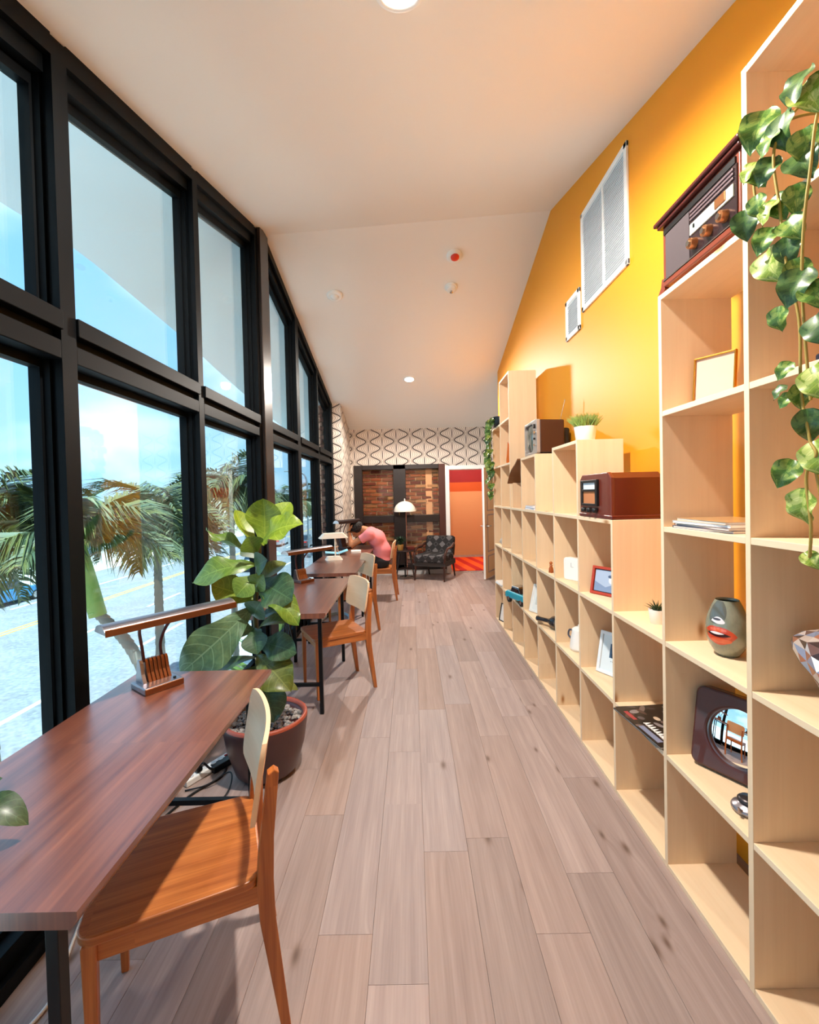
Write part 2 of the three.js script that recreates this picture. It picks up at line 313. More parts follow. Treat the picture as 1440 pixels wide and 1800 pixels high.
// ---- return-air grilles on the yellow wall
{
  const grille = (Z0, Z1, y0, y1, mid, pitch, label) => {
    const g = thing('wall_vent', label, 'vent', [WALL, (y0 + y1) / 2, (Z0 + Z1) / 2], -Math.PI / 2);
    const w = Z1 - Z0, h = y1 - y0, b = 0.036, m = std('#f6f6f4', 0.45);
    mesh('frame', [box(w, b, 0.016, 0, h / 2 - b / 2, 0.008, 0.004), box(w, b, 0.016, 0, -h / 2 + b / 2, 0.008, 0.004), box(b, h, 0.016, -w / 2 + b / 2, 0, 0.008, 0.004), box(b, h, 0.016, w / 2 - b / 2, 0, 0.008, 0.004)], m, g);
    if (mid) mesh('mullion', box(0.02, h - 2 * b, 0.013, 0.02, 0, 0.0075), m, g);
    const sl = []; for (let y = -h / 2 + b + pitch / 2; y < h / 2 - b; y += pitch) sl.push(new THREE.BoxGeometry(w - 2 * b, 0.0025, pitch * 1.05).rotateX(0.75).translate(0, y, 0.006));
    mesh('louvres', sl, std('#f2f3f4', 0.5), g).userData.kind = 'stuff';
    mesh('backing', box(w - 2 * b, h - 2 * b, 0.002, 0, 0, 0.001), std('#dfe2e5', 0.8), g);
    return g;
  };
  grille(2.665, 3.375, 2.825, 3.54, true, 0.016, 'large white louvred vent high on the yellow wall');
  grille(3.425, 3.725, 2.725, 3.04, false, 0.016, 'small white louvred vent below and behind the large one');
}
// ---------------------------------------------------------------- things on the ceiling
{
  const slope = (Z) => (Z < 4.1 ? 1 : -1) * Math.atan(0.272);
  const fit = (name, label, cat, X, Z) => { const g = thing(name, label, cat, [X, hc(X, Z), Z]); g.rotation.x = slope(Z); return g; };
  const down = (label, X, Z) => {
    const g = fit('ceiling_light', label, 'ceiling light', X, Z);
    mesh('trim_ring', lathe([[0.066, -0.004], [0.071, -0.010], [0.085, -0.008], [0.09, 0.0]], 40), M.white, g);
    mesh('lens', lathe([[0, -0.006], [0.066, -0.006]], 32), std('#fff3df', 0.5, 0, { emissive: LAMP_COLOR, emissiveIntensity: 9 }), g);
    const s = new THREE.SpotLight(LAMP_COLOR, LAMP, 0, 1.54, 0.25, 2); s.position.set(0, -0.03, 0); s.target.position.set(0, -3, 0);
    s.castShadow = true; s.shadow.radius = 3; s.shadow.mapSize.set(1024, 1024); g.add(s, s.target); return g;
  };
  down('round glowing ceiling downlight on the far slope of the ceiling', 0.01, 6.75);
  down('round glowing ceiling downlight on the near slope of the ceiling', 0.0, 1.62);
  let g = fit('motion_sensor', 'flat round white sensor disc on the ceiling near the window side', 'sensor', -0.78, 4.92);
  mesh('base', lathe([[0.085, 0], [0.082, -0.014], [0.07, -0.022], [0, -0.022]], 32), M.plastic, g);
  mesh('dome', lathe([[0.045, -0.021], [0.038, -0.034], [0.02, -0.041], [0, -0.043]], 24), M.plastic, g);
  g = fit('alarm_strobe', 'round white ceiling alarm with a red lens', 'alarm', 0.48, 4.5);
  mesh('base', lathe([[0.075, 0], [0.073, -0.03], [0.062, -0.045], [0, -0.045]], 32), M.plastic, g);
  mesh('lens', lathe([[0.043, -0.044], [0.04, -0.06], [0.02, -0.068], [0, -0.07]], 24).translate(0.004, 0, 0.022), std('#e23a1c', 0.3), g);
  g = fit('smoke_detector', 'round white smoke detector behind the red lensed alarm', 'smoke detector', 0.485, 4.92);
  mesh('base', lathe([[0.066, 0], [0.066, -0.016], [0.058, -0.02], [0, -0.02]], 32), M.plastic, g);
  mesh('head', lathe([[0.05, -0.019], [0.05, -0.05], [0.04, -0.058], [0, -0.058]], 24), M.plastic, g);
  mesh('nozzle', lathe([[0.012, -0.057], [0.01, -0.075], [0.018, -0.078], [0, -0.08]], 16), M.chrome, g);
  const hl = thing('ceiling_light', 'flush white ceiling light in the orange hall behind the door', 'ceiling light', [1.3, 2.6, 9.9]);
  mesh('shade', lathe([[0.15, 0], [0.15, -0.05], [0.1, -0.075], [0, -0.08]], 32), std('#fff6e6', 0.6, 0, { emissive: LAMP_COLOR, emissiveIntensity: 1.6 }), hl);
  const pl = new THREE.PointLight(new THREE.Color(1, 0.93, 0.84), 4, 0, 2); pl.position.set(0, -0.14, 0); pl.castShadow = true; pl.shadow.radius = 6; hl.add(pl);
}
// ---------------------------------------------------------------- the bookcase
const S = 0.4477, FX = 0.978, BX = 1.25, ZE = (k) => 1.312 + S * (k - 1), CELLS = [6, 5, 2, 3, 4, 3, 4, 3, 6, 5], TH = 0.02;
const shelfTop = (r) => r === 0 ? TH : r * S + TH / 2;
{
  const g = thing('bookcase', 'stepped plywood cube bookcase along the yellow wall', 'bookcase', [0, 0, 0]);
  const edged = (geo, grain, off) => {
    const q = uvM(geo, grain, off), n = q.attributes.normal, c = new Float32Array(n.count * 3);
    for (let i = 0; i < n.count; i++) { const e = Math.abs(n.getX(i)) > 0.8; c.set(e ? [1, 0.98, 0.95] : [0.98, 0.93, 0.86], i * 3); }
    q.setAttribute('color', new THREE.BufferAttribute(c, 3)); return q;
  };
  for (let k = 0; k <= 10; k++) {
    const n = Math.max(CELLS[k - 1] ?? 0, CELLS[k] ?? 0), Z = ZE(k);
    mesh('upright', edged(span(FX, BX, 0, n * S + TH / 2, Z - TH / 2, Z + TH / 2, 0.0015), 'y', [k * 0.37, k * 0.71]), k & 1 ? M.ply : M.ply2, g);
  }
  CELLS.forEach((n, c) => {
    for (let r = 0; r <= n; r++) mesh('shelf_board', edged(span(FX + 0.0008, BX - 0.001, r ? r * S - TH / 2 : 0, shelfTop(r), ZE(c) + TH / 2, ZE(c + 1) - TH / 2, 0.0015), 'z', [r * 0.31 + c * 0.17, c * 0.53 + r * 0.9]), (r + c) & 1 ? M.ply2 : M.ply, g);
  });
}
// ---------------------------------------------------------------- desks along the glass
function desk(label, X0, X1, Z0, Z1, inset, off) {
  const cx = (X0 + X1) / 2, cz = (Z0 + Z1) / 2, w = X1 - X0, d = Z1 - Z0, g = thing('desk', label, 'desk', [cx, 0, cz], 0, 'walnut desks along the glass');
  const pts = [[-w / 2, 0.75], [w / 2, 0.75], [w / 2, 0.735], [w / 2 - 0.012, 0.716], [-w / 2 + 0.012, 0.716], [-w / 2, 0.735]];
  mesh('tabletop', uvM(ext(poly(pts), d).translate(0, 0, -d / 2), 'z', off), M.walnut, g);
  const lx = [-w / 2 + 0.06, w / 2 - 0.08], lz = [d / 2 - inset, -d / 2 + 0.05];
  for (const x of lx) for (const z of lz) mesh('leg', box(0.026, 0.716, 0.026, x, 0.358, z, 0.002), M.blackMetal, g);
  for (const z of lz) { mesh('stretcher', box(lx[1] - lx[0], 0.022, 0.022, 0, 0.205, z), M.blackMetal, g); mesh('top_rail', box(lx[1] - lx[0], 0.024, 0.024, 0, 0.703, z), M.blackMetal, g); }
  mesh('side_rail', box(0.022, 0.022, lz[0] - lz[1], lx[0], 0.703, (lz[0] + lz[1]) / 2), M.blackMetal, g);
  return g;
}
desk('walnut desk in front, its dark top mirroring the windows, beside the potted fig', -1.215, -0.632, 0.808, 1.955, 0.05, [0, 0]);
desk('walnut desk between the potted fig and the desk with the white lamp', -1.15, -0.572, 2.883, 4.12, 0.2, [0.31, 0.7]);
desk('walnut desk carrying the white lamp', -1.14, -0.56, 4.39, 5.62, 0.2, [0.62, 1.4]);
desk('farthest walnut desk, where the person in pink leans', -1.14, -0.565, 5.625, 6.85, 0.05, [0.2, 2.1]);
// ---------------------------------------------------------------- chairs, front towards -x
function makeChair() {
  const g = thing('dining_chair', '', 'chair', [0, 0, 0], 0, 'wooden chairs at the desks');
  const seat = ext(roundRect(0.43, 0.40, 0.045), 0.016, 0.004).rotateX(-Math.PI / 2); const p = seat.attributes.position;
  for (let i = 0; i < p.count; i++) { const x = p.getX(i), z = p.getZ(i); p.setZ(i, z * (1 + (-x) * 0.12)); p.setY(i, p.getY(i) + 0.436 - 0.01 * Math.max(0, 1 - (x * x) / 0.04 - (z * z) / 0.03)); }
  seat.computeVertexNormals(); mesh('seat', uvM(seat.translate(-0.01, 0, 0), 'x', [0.1, 0.2]), M.teak, g);
  for (const s of [-1, 1]) {
    const post = poly([[0.272, 0], [0.247, 0], [0.196, 0.33], [0.19, 0.43], [0.198, 0.52], [0.228, 0.735], [0.246, 0.745], [0.258, 0.735], [0.24, 0.56], [0.236, 0.44], [0.238, 0.34]]);
    const rear = mesh('rear_leg', uvM(ext(post, 0.024, 0.003).translate(0, 0, s * 0.178 - 0.012), 'y', [s * 0.2, 0.3]), M.teak, g);
    const q = rear.geometry.attributes.position; for (let i = 0; i < q.count; i++) q.setZ(i, q.getZ(i) + s * 0.012 * Math.max(0, 1 - q.getY(i) / 0.43));
    const fr = new RoundedBoxGeometry(0.034, 0.436, 0.034, 2, 0.005), f = fr.attributes.position;
    for (let i = 0; i < f.count; i++) { const t = 0.62 + 0.38 * (f.getY(i) / 0.436 + 0.5); f.setX(i, f.getX(i) * t); f.setZ(i, f.getZ(i) * t); }
    mesh('front_leg', uvM(plain(fr).translate(-0.195, 0.218, s * 0.185), 'y', [s * 0.13, 0]), M.teak, g);
    mesh('apron', uvM(box(0.38, 0.05, 0.018, 0.008, 0.408, s * 0.183, 0.003), 'x', [0.3 * s, 0.1]), M.teak, g);
  }
  mesh('apron', [uvM(box(0.018, 0.05, 0.35, -0.195, 0.408, 0, 0.003), 'z'), uvM(box(0.018, 0.05, 0.34, 0.2, 0.408, 0, 0.003), 'z')], M.teak, g);
  // curved back panel
  const back = new THREE.BoxGeometry(0.013, 2, 2, 1, 14, 20), bp = back.attributes.position;
  for (let i = 0; i < bp.count; i++) {
    const u = bp.getZ(i), v = bp.getY(i), z = 0.212 * u * (1 - 0.07 * v ** 6), y = 0.122 * v * (1 - 0.09 * u ** 6);
    bp.setXYZ(i, bp.getX(i) + 0.226 + 0.17 * y - 0.6 * z * z, y + 0.715, z);
  }
  back.computeVertexNormals(); mesh('backrest', uvM(back, 'z', [0.05, 0.4]), M.maple, g);
  return g;
}
{
  const proto = makeChair();
  const put = (c, X, Z, deg, label) => { c.position.set(X, 0, -Z); c.rotation.y = deg * Math.PI / 180; c.userData.label = label; };
  const copy = () => { const c = proto.clone(); c.name = numbered('dining_chair'); c.userData = { ...proto.userData }; scene.add(c); return c; };
  put(proto, -0.70, 1.315, 23, 'orange-brown wooden chair in front, half under the nearest desk');
  put(copy(), -0.637, 3.545, 28.5, 'wooden chair with pale curved back at the desk behind the potted fig');
  put(copy(), -0.71, 5.05, 27, 'wooden chair with pale back tucked in at the desk with the white lamp');
  put(copy(), -0.493, 6.585, -1, 'wooden chair under the person in the pink shirt');
}
const darkBronze = std('#2c1712', 0.35, 0.6), darkSteel = std('#34282a', 0.35, 0.7);
// ---------------------------------------------------------------- bankers' lamps
function makeBanker() {
  const g = thing('desk_lamp', '', 'desk lamp', [0, 0, 0], 0, 'bronze desk lamps with long shades');
  mesh('base', [box(0.15, 0.026, 0.13, 0, 0.013, 0.015, 0.006)], M.silver, g);
  mesh('base_edge', box(0.148, 0.024, 0.008, 0, 0.013, 0.081, 0.003), M.bronze, g);
  const sideP = poly([[-0.05, 0.024], [0.022, 0.024], [0.004, 0.06], [-0.006, 0.1], [-0.014, 0.112], [-0.03, 0.112], [-0.036, 0.1]]);
  mesh('stand', ext(sideP, 0.012, 0.001).rotateY(-Math.PI / 2).translate(-0.042, 0, 0), M.silver, g);
  const ribs = []; for (let i = 0; i < 6; i++) ribs.push(ext(sideP, 0.0075, 0.003).rotateY(-Math.PI / 2).translate(-0.024 + i * 0.0152, 0, 0));
  mesh('ribbed_stand', ribs.map((q) => { q.applyMatrix4(new THREE.Matrix4().makeScale(1, 1, 1)); return q; }), M.bronze, g);
  for (const s of [-1, 1]) mesh('arm', tube([V(s * 0.034, 0.1, -0.02), V(s * 0.036, 0.16, -0.03), V(s * 0.05, 0.22, -0.012), V(s * 0.062, 0.262, 0.022)], 0.0065, 20, 8), std('#4a2020', 0.4, 0.4), g);
  mesh('button', cyl(0.006, 0.006, 0.006, 0.05, 0.029, 0.055, 12), M.black, g);
  // long half-round shade
  const out = [], inn = []; for (let i = 0; i <= 14; i++) { const a = Math.PI * (0.04 + 0.92 * i / 14); out.push([0.052 * Math.cos(a), 0.036 * Math.sin(a)]); inn.unshift([0.05 * Math.cos(a), 0.034 * Math.sin(a)]); }
  mesh('shade', [ext(poly([...out, ...inn]), 0.52).rotateY(Math.PI / 2).translate(-0.2, 0.262, 0.03)], M.silver, g);
  mesh('lip', [box(0.52, 0.026, 0.004, 0.06, 0.273, 0.081, 0.002)], M.bronze, g);
  for (const x of [-0.2, 0.32]) mesh('end_cap', ext(poly([...out]), 0.002).rotateY(Math.PI / 2).translate(x - (x > 0 ? 0.002 : 0), 0.262, 0.03), std('#c9c3c4', 0.4, 0.5), g);
  mesh('tube_light', rod(V(-0.18, 0.275, 0.03), V(0.3, 0.275, 0.03), 0.008), M.white, g);
  return g;
}
{
  const proto = makeBanker();
  const put = (c, X, Z, deg, label) => { c.position.set(X, 0.75, -Z); c.rotation.y = deg * Math.PI / 180; c.userData.label = label; };
  const copy = () => { const c = proto.clone(); c.name = numbered('desk_lamp'); c.userData = { ...proto.userData }; scene.add(c); return c; };
  put(proto, -1.06, 1.815, 53, 'bronze lamp with a long shade on the front desk');
  put(copy(), -0.995, 3.99, 53, 'bronze lamp with a long shade on the desk behind the fig');
  const tall = copy(); tall.scale.y = 1.42; tall.traverse((q) => { if (q.material === M.bronze || q.material === M.silver) q.material = q.material === M.bronze ? darkBronze : darkSteel; }); put(tall, -0.975, 6.36, 61, 'dark lamp with a long shade above the head of the person in pink'); 
}
{
  const g = thing('desk_lamp', 'white desk lamp with a wide flat shade on the third desk', 'desk lamp', [-0.945, 0.75, 5.36], 0.35);
  const m = std('#f7efdf', 0.4);
  const pan = (w, d, h, y, t) => { const q = ext(roundRect(w, d, 0.03), h, 0.006).rotateX(-Math.PI / 2), p = q.attributes.position; for (let i = 0; i < p.count; i++) { const k = 1 - t * clamp(p.getY(i) / h); p.setX(i, p.getX(i) * k); p.setZ(i, p.getZ(i) * k); p.setY(i, p.getY(i) + y); } q.computeVertexNormals(); return q; };
  mesh('base', pan(0.2, 0.15, 0.03, 0, 0.2), m, g);
  mesh('switch', cyl(0.006, 0.006, 0.008, 0.06, 0.036, 0.03, 10), M.chrome, g);
  mesh('pole', rod(V(0.02, 0.03, 0), V(0.02, 0.27, 0), 0.008), m, g);
  mesh('cable', tube([V(0.03, 0.25, -0.01), V(0.05, 0.15, -0.03), V(0.085, 0.01, -0.05)], 0.0025), m, g);
  mesh('shade', pan(0.34, 0.16, 0.05, 0.262, 0.28), m, g);
  mesh('diffuser', box(0.3, 0.004, 0.13, 0, 0.26, 0), std('#fffaf0', 0.5), g);
}
// ---------------------------------------------------------------- far corner: armchair, side table, floor lamp
{
  const plaid = drawn(256, 256, (c) => {
    c.fillStyle = '#211f20'; c.fillRect(0, 0, 256, 256);
    for (const [x, y] of [[64, 64], [192, 192]]) { c.save(); c.translate(x, y); c.rotate(Math.PI / 4); c.fillStyle = '#5d5a5b'; c.fillRect(-44, -44, 88, 88); c.fillStyle = '#787375'; for (let i = -36; i < 40; i += 18) c.fillRect(-40, i, 80, 5); c.restore(); }
    for (const [x, y] of [[192, 64], [64, 192]]) { c.save(); c.translate(x, y); c.rotate(Math.PI / 4); c.strokeStyle = '#4d494a'; c.lineWidth = 9; c.strokeRect(-30, -30, 60, 60); c.restore(); }
  }, 1 / 0.25, 1 / 0.25);
  const cloth = std('#ffffff', 0.9, 0, { map: plaid }), wood = std('#3a1c12', 0.4);
  const g = thing('armchair', 'grey armchair with diamond patterned cushions by the open door', 'armchair', [0.40, 0, 8.03], -0.42);
  // front towards +z
  mesh('seat_cushion', uvM(box(0.54, 0.13, 0.56, 0, 0.385, 0.03, 0.03)), cloth, g);
  mesh('seat_frame', [box(0.58, 0.09, 0.56, 0, 0.29, 0.0, 0.012)], std('#3b3735', 0.9), g);
  const bk = uvM(box(0.54, 0.36, 0.13, 0, 0.18, 0, 0.04)); bk.rotateX(-0.3).translate(0, 0.39, -0.22); mesh('backrest', bk, cloth, g);
  for (const s of [-1, 1]) {
    mesh('front_leg', rod(V(s * 0.275, 0, 0.3), V(s * 0.265, 0.34, 0.25), 0.014, 0.022), wood, g);
    mesh('rear_leg', rod(V(s * 0.25, 0, -0.34), V(s * 0.26, 0.34, -0.2), 0.013, 0.02), wood, g);
    mesh('armrest', tube([V(s * 0.265, 0.3, 0.27), V(s * 0.285, 0.46, 0.26), V(s * 0.29, 0.545, 0.16), V(s * 0.285, 0.56, -0.05), V(s * 0.27, 0.6, -0.26), V(s * 0.26, 0.4, -0.24)], 0.021, 40, 10), wood, g);
  }
  const st = thing('side_table', 'small round dark side table left of the armchair', 'side table', [-0.14, 0, 7.98]);
  mesh('table_top', lathe([[0, 0.53], [0.19, 0.53], [0.2, 0.52], [0.19, 0.508], [0, 0.508]], 36), std('#2a1715', 0.35), st);
  for (let i = 0; i < 3; i++) { const a = i * 2.094 + 0.5; mesh('leg', rod(V(0.19 * Math.cos(a), 0, 0.19 * Math.sin(a)), V(0.1 * Math.cos(a), 0.51, 0.1 * Math.sin(a)), 0.011, 0.016), std('#1d1210', 0.4), st); }
  mesh('shelf', lathe([[0, 0.2], [0.11, 0.2], [0.11, 0.19], [0, 0.19]], 24), std('#2a1715', 0.4), st);
  const bx = thing('trinket_box', 'small dark red box on the side table', 'box', [-0.04, 0.53, 8.0], 0.3);
  mesh('body', box(0.13, 0.035, 0.09, 0, 0.0175, 0, 0.004), std('#5a1c1c', 0.4), bx); mesh('lid', box(0.135, 0.014, 0.095, 0, 0.042, 0, 0.004), std('#6d2a22', 0.4), bx);
  const fl = thing('floor_lamp', 'floor lamp with a white dome shade in front of the brick', 'floor lamp', [-0.125, 0, 8.27]);
  mesh('base', lathe([[0, 0], [0.13, 0], [0.13, 0.012], [0.1, 0.022], [0.014, 0.03], [0, 0.03]], 32), M.chrome, fl);
  mesh('pole', rod(V(0.02, 0.02, 0), V(0.02, 1.42, 0), 0.008), std('#b8806a', 0.3, 0.7), fl);
  const d = []; for (let i = 0; i <= 12; i++) { const a = i / 12 * Math.PI / 2; d.push([0.2 * Math.cos(a), 1.2 + 0.19 * Math.sin(a)]); }
  mesh('shade', lathe([...d, ...d.slice().reverse().map(([x, y]) => [Math.max(0, x - 0.004), y - 0.004])], 40), std('#fbf6ea', 0.5), fl);
  mesh('finial', lathe([[0.013, 1.388], [0.009, 1.41], [0.013, 1.42], [0.006, 1.435], [0, 1.44]], 16), M.white, fl);
  for (const x of [-0.05, 0.06]) mesh('pull_chain', rod(V(x * 2, 1.2, 0.08), V(x * 2, 1.13, 0.08), 0.003), M.gold, fl);
}
// ---- striped rug in the hall
{
  T.rug = drawn(512, 512, (c) => { c.fillStyle = '#f05a12'; c.fillRect(0, 0, 512, 512); c.fillStyle = '#c4160f'; for (let i = -3; i < 5; i++) { c.beginPath(); c.moveTo(i * 256, 0); c.lineTo(i * 256 + 118, 0); c.lineTo(i * 256 + 118 + 256, 512); c.lineTo(i * 256 + 256, 512); c.fill(); } }, 1 / 0.62, 1 / 1.8);
  const r = thing('rug', 'orange and red striped rug through the doorway', 'rug', [1.38, 0, 9.62]);
  mesh('pile', ext(roundRect(1.2, 1.8, 0.02), 0.012, 0.003).rotateX(-Math.PI / 2), std('#ffffff', 0.95, 0, { map: T.rug }), r);
}
// ---- things on the floor and desks
{
  const c1 = thing('extension_cord', 'white power cord lying on the floor below the front desk', 'cord', [0, 0, 0]);
  mesh('cable', tube([W(-1.25, 0.05, 1.70), W(-1.22, 0.007, 1.58), W(-1.17, 0.006, 1.45), W(-1.13, 0.006, 1.36), W(-1.12, 0.006, 1.3), W(-1.15, 0.006, 1.18), W(-1.2, 0.006, 1.0)], 0.0055, 50, 8), M.white, c1);
  const ps = thing('power_strip', 'white power strip on the floor beside the fig pot', 'power strip', [-1.155, 0, 2.44], 1.05);
  mesh('body', box(0.28, 0.035, 0.05, 0, 0.0175, 0, 0.008), M.white, ps);
  for (let i = 0; i < 5; i++) mesh('socket', cyl(0.015, 0.015, 0.003, -0.1 + i * 0.045, 0.036, 0, 16), std('#cfcfcf', 0.5), ps);
  mesh('switch', box(0.018, 0.006, 0.012, 0.118, 0.037, 0, 0.002), std('#b3271e', 0.4), ps);
  mesh('plug', box(0.035, 0.03, 0.03, -0.055, 0.052, 0, 0.006), M.black, ps);
  const c2 = thing('extension_cord', 'tangle of black cords beside the white power strip', 'cord', [0, 0, 0]);
  mesh('cable', tube([W(-1.17, 0.07, 2.39), W(-1.14, 0.1, 2.36), W(-1.12, 0.03, 2.42), W(-1.08, 0.006, 2.5), W(-1.06, 0.006, 2.4), W(-1.15, 0.006, 2.25), W(-1.2, 0.006, 2.1)], 0.006, 60, 7), M.black, c2);
  mesh('cable', tube([W(-1.2, 0.006, 2.28), W(-1.1, 0.02, 2.3), W(-1.0, 0.05, 2.36), W(-0.965, 0.03, 2.28), W(-0.98, 0.006, 2.2), W(-1.05, 0.006, 2.1)], 0.004, 60, 7), M.black, c2);
  mesh('adapter', box(0.16, 0.035, 0.055, 0, 0, 0, 0.008).rotateY(1.0).translate(-1.09, 0.018, -2.5), M.black, c2);
  const c3 = thing('extension_cord', 'pale blue cord coiled on the floor under the desk with the white lamp', 'cord', [0, 0, 0]);
  const coil = []; for (let i = 0; i < 26; i++) { const a = i * 0.62; coil.push(W(-0.95 + 0.16 * Math.cos(a), 0.005 + i * 0.0011, 5.4 + 0.3 * Math.sin(a))); } mesh('cable', tube(coil, 0.006, 120, 6), std('#bcd4dc', 0.5), c3);
  const c4 = thing('extension_cord', 'black cords hanging down at the desk behind the fig', 'cord', [0, 0, 0]);
  for (let i = 0; i < 4; i++) mesh('cable', tube([W(-1.1 + i * 0.012, 0.715, 3.95), W(-1.06 + i * 0.02, 0.55, 3.7 - i * 0.05), W(-1.05 + i * 0.03, 0.3, 3.5), W(-1.12, 0.12 - i * 0.02, 3.45), W(-1.2, 0.007, 3.4 + 0.05 * i)], 0.006, 40, 6), M.black, c4);
  const nb = thing('notebook', 'pale blue open notebook on the farthest desk', 'notebook', [-0.99, 0.75, 5.86], 0.2);
  const bl = std('#8fd0e4', 0.6);
  mesh('page', box(0.15, 0.008, 0.2, -0.076, 0.006, 0, 0.002).rotateZ(-0.1).translate(0, 0.008, 0), bl, nb); mesh('page', box(0.15, 0.008, 0.2, 0.076, 0.006, 0, 0.002).rotateZ(0.3), bl, nb);
  const lp = thing('laptop', 'dark open laptop before the person in pink', 'laptop', [-0.97, 0.75, 6.69], Math.PI / 2 );
  mesh('base', box(0.32, 0.016, 0.22, 0, 0.008, 0, 0.004), std('#3a3a40', 0.4, 0.5), lp);
  mesh('screen', box(0.32, 0.21, 0.008, 0, 0.1, 0, 0.003).rotateX(-0.3).translate(0, 0.015, -0.11), std('#28262e', 0.35, 0.3), lp);
  mesh('keyboard', box(0.28, 0.002, 0.11, 0, 0.017, -0.02), M.black, lp);
  const bk = thing('book', 'white paperback lying flat beside the elbow of the person in pink', 'book', [-0.76, 0.75, 6.02], 0.15);
  mesh('cover', [box(0.13, 0.003, 0.19, 0, 0.0015, 0), box(0.13, 0.003, 0.19, 0, 0.0205, 0), box(0.003, 0.022, 0.19, -0.0655, 0.011, 0)], std('#e8e5dd', 0.5), bk); mesh('pages', box(0.125, 0.016, 0.185, 0, 0.011, 0), M.paper, bk);
}
// ---------------------------------------------------------------- things on the bookcase; local front is +z, turned to face the aisle
const FACE = -Math.PI / 2;
const onShelf = (name, label, cat, X, r, Z, turn = 0, group, dy = 0) => thing(name, label, cat, [X, shelfTop(r) + dy, Z], FACE + turn, group);
const varnish = phys('#5a1f12', 0.28, { clearcoat: 0.5, clearcoatRoughness: 0.2 });
// large table radio on flared feet
{
  const g = onShelf('radio', 'large antique wooden radio with dark cloth front, high on the bookcase', 'radio', 1.105, 5, 1.555);
  const w = 0.41, y0 = 0.03, h = 0.225, d = 0.22, brown = phys('#7a3622', 0.35, { clearcoat: 0.3 });
  mesh('cabinet', box(w, h, d, 0, y0 + h / 2, 0, 0.006), brown, g);
  mesh('lid', [box(w + 0.03, 0.014, d + 0.03, 0, y0 + h + 0.006, 0, 0.005), box(w + 0.05, 0.016, d + 0.05, 0, y0 + h + 0.02, 0, 0.006)], phys('#4b170f', 0.3, { clearcoat: 0.4 }), g);
  mesh('plinth', box(w + 0.012, 0.022, d + 0.012, 0, y0 + 0.006, 0, 0.006), brown, g);
  for (const sx of [-1, 1]) for (const sz of [-1, 1]) mesh('foot', ext(poly([[0, 0.06], [0.014, 0.06], [0.018, 0.03], [0.034, 0], [0.012, 0], [0, 0.018]]), 0.02, 0.002).translate(0, 0, -0.01).rotateY(sx > 0 ? (sz > 0 ? -0.3 : 0.3) : Math.PI + (sz > 0 ? 0.3 : -0.3)).translate(sx * (w / 2 - 0.012), 0, sz * (d / 2 - 0.008)), brown, g);
  const fz = d / 2;
  mesh('speaker_cloth', box(0.15, 0.165, 0.006, -w / 2 + 0.1, y0 + 0.105, fz + 0.001), pixelCloth('#54474a', '#3f3436'), g);
  mesh('front_panel', box(w - 0.18, 0.165, 0.006, 0.08, y0 + 0.105, fz + 0.001), phys('#2a1c20', 0.25, { clearcoat: 0.6 }), g);
  mesh('fascia', box(w - 0.03, 0.02, 0.008, 0, y0 + 0.2, fz + 0.002), M.black, g);
  for (let i = 0; i < 3; i++) mesh('trim_bar', box(w - 0.2, 0.008, 0.006, 0.08, y0 + 0.176 - i * 0.013, fz + 0.006, 0.002), std('#7d6a6e', 0.35, 0.4), g);
  mesh('dial', box(w - 0.2, 0.038, 0.006, 0.08, y0 + 0.115, fz + 0.006, 0.002), std('#c8cfc6', 0.25), g);
  mesh('pointer', box(0.006, 0.012, 0.003, -0.0, y0 + 0.118, fz + 0.011), M.black, g); mesh('pointer', box(0.05, 0.03, 0.004, 0.13, y0 + 0.118, fz + 0.01, 0.002), M.copper, g);
  for (let i = 0; i < 3; i++) { const k = mesh('knob', cyl(0.017, 0.019, 0.02, 0, 0, 0, 24).rotateX(Math.PI / 2).translate(-0.005 + i * 0.075, y0 + 0.06, fz + 0.014), M.copper, g); mesh('cap', cyl(0.009, 0.009, 0.006, 0, 0, 0, 18).rotateX(Math.PI / 2).translate(-0.005 + i * 0.075, y0 + 0.06, fz + 0.027), M.chrome, k); }
  mesh('trim_line', box(w - 0.02, 0.004, 0.004, 0, y0 + 0.02, fz + 0.004), M.chrome, g);
}
function pixelCloth(a, b) { const A = new THREE.Color(a), B = new THREE.Color(b); return std('#ffffff', 0.9, 0, { map: pixels(64, 64, (u, v) => { const c = ((u * 32 | 0) + (v * 32 | 0)) & 1 ? A : B; return [c.r, c.g, c.b].map((q) => 255 * Math.pow(q, 1 / 2.2)); }, 30, 30) }); }
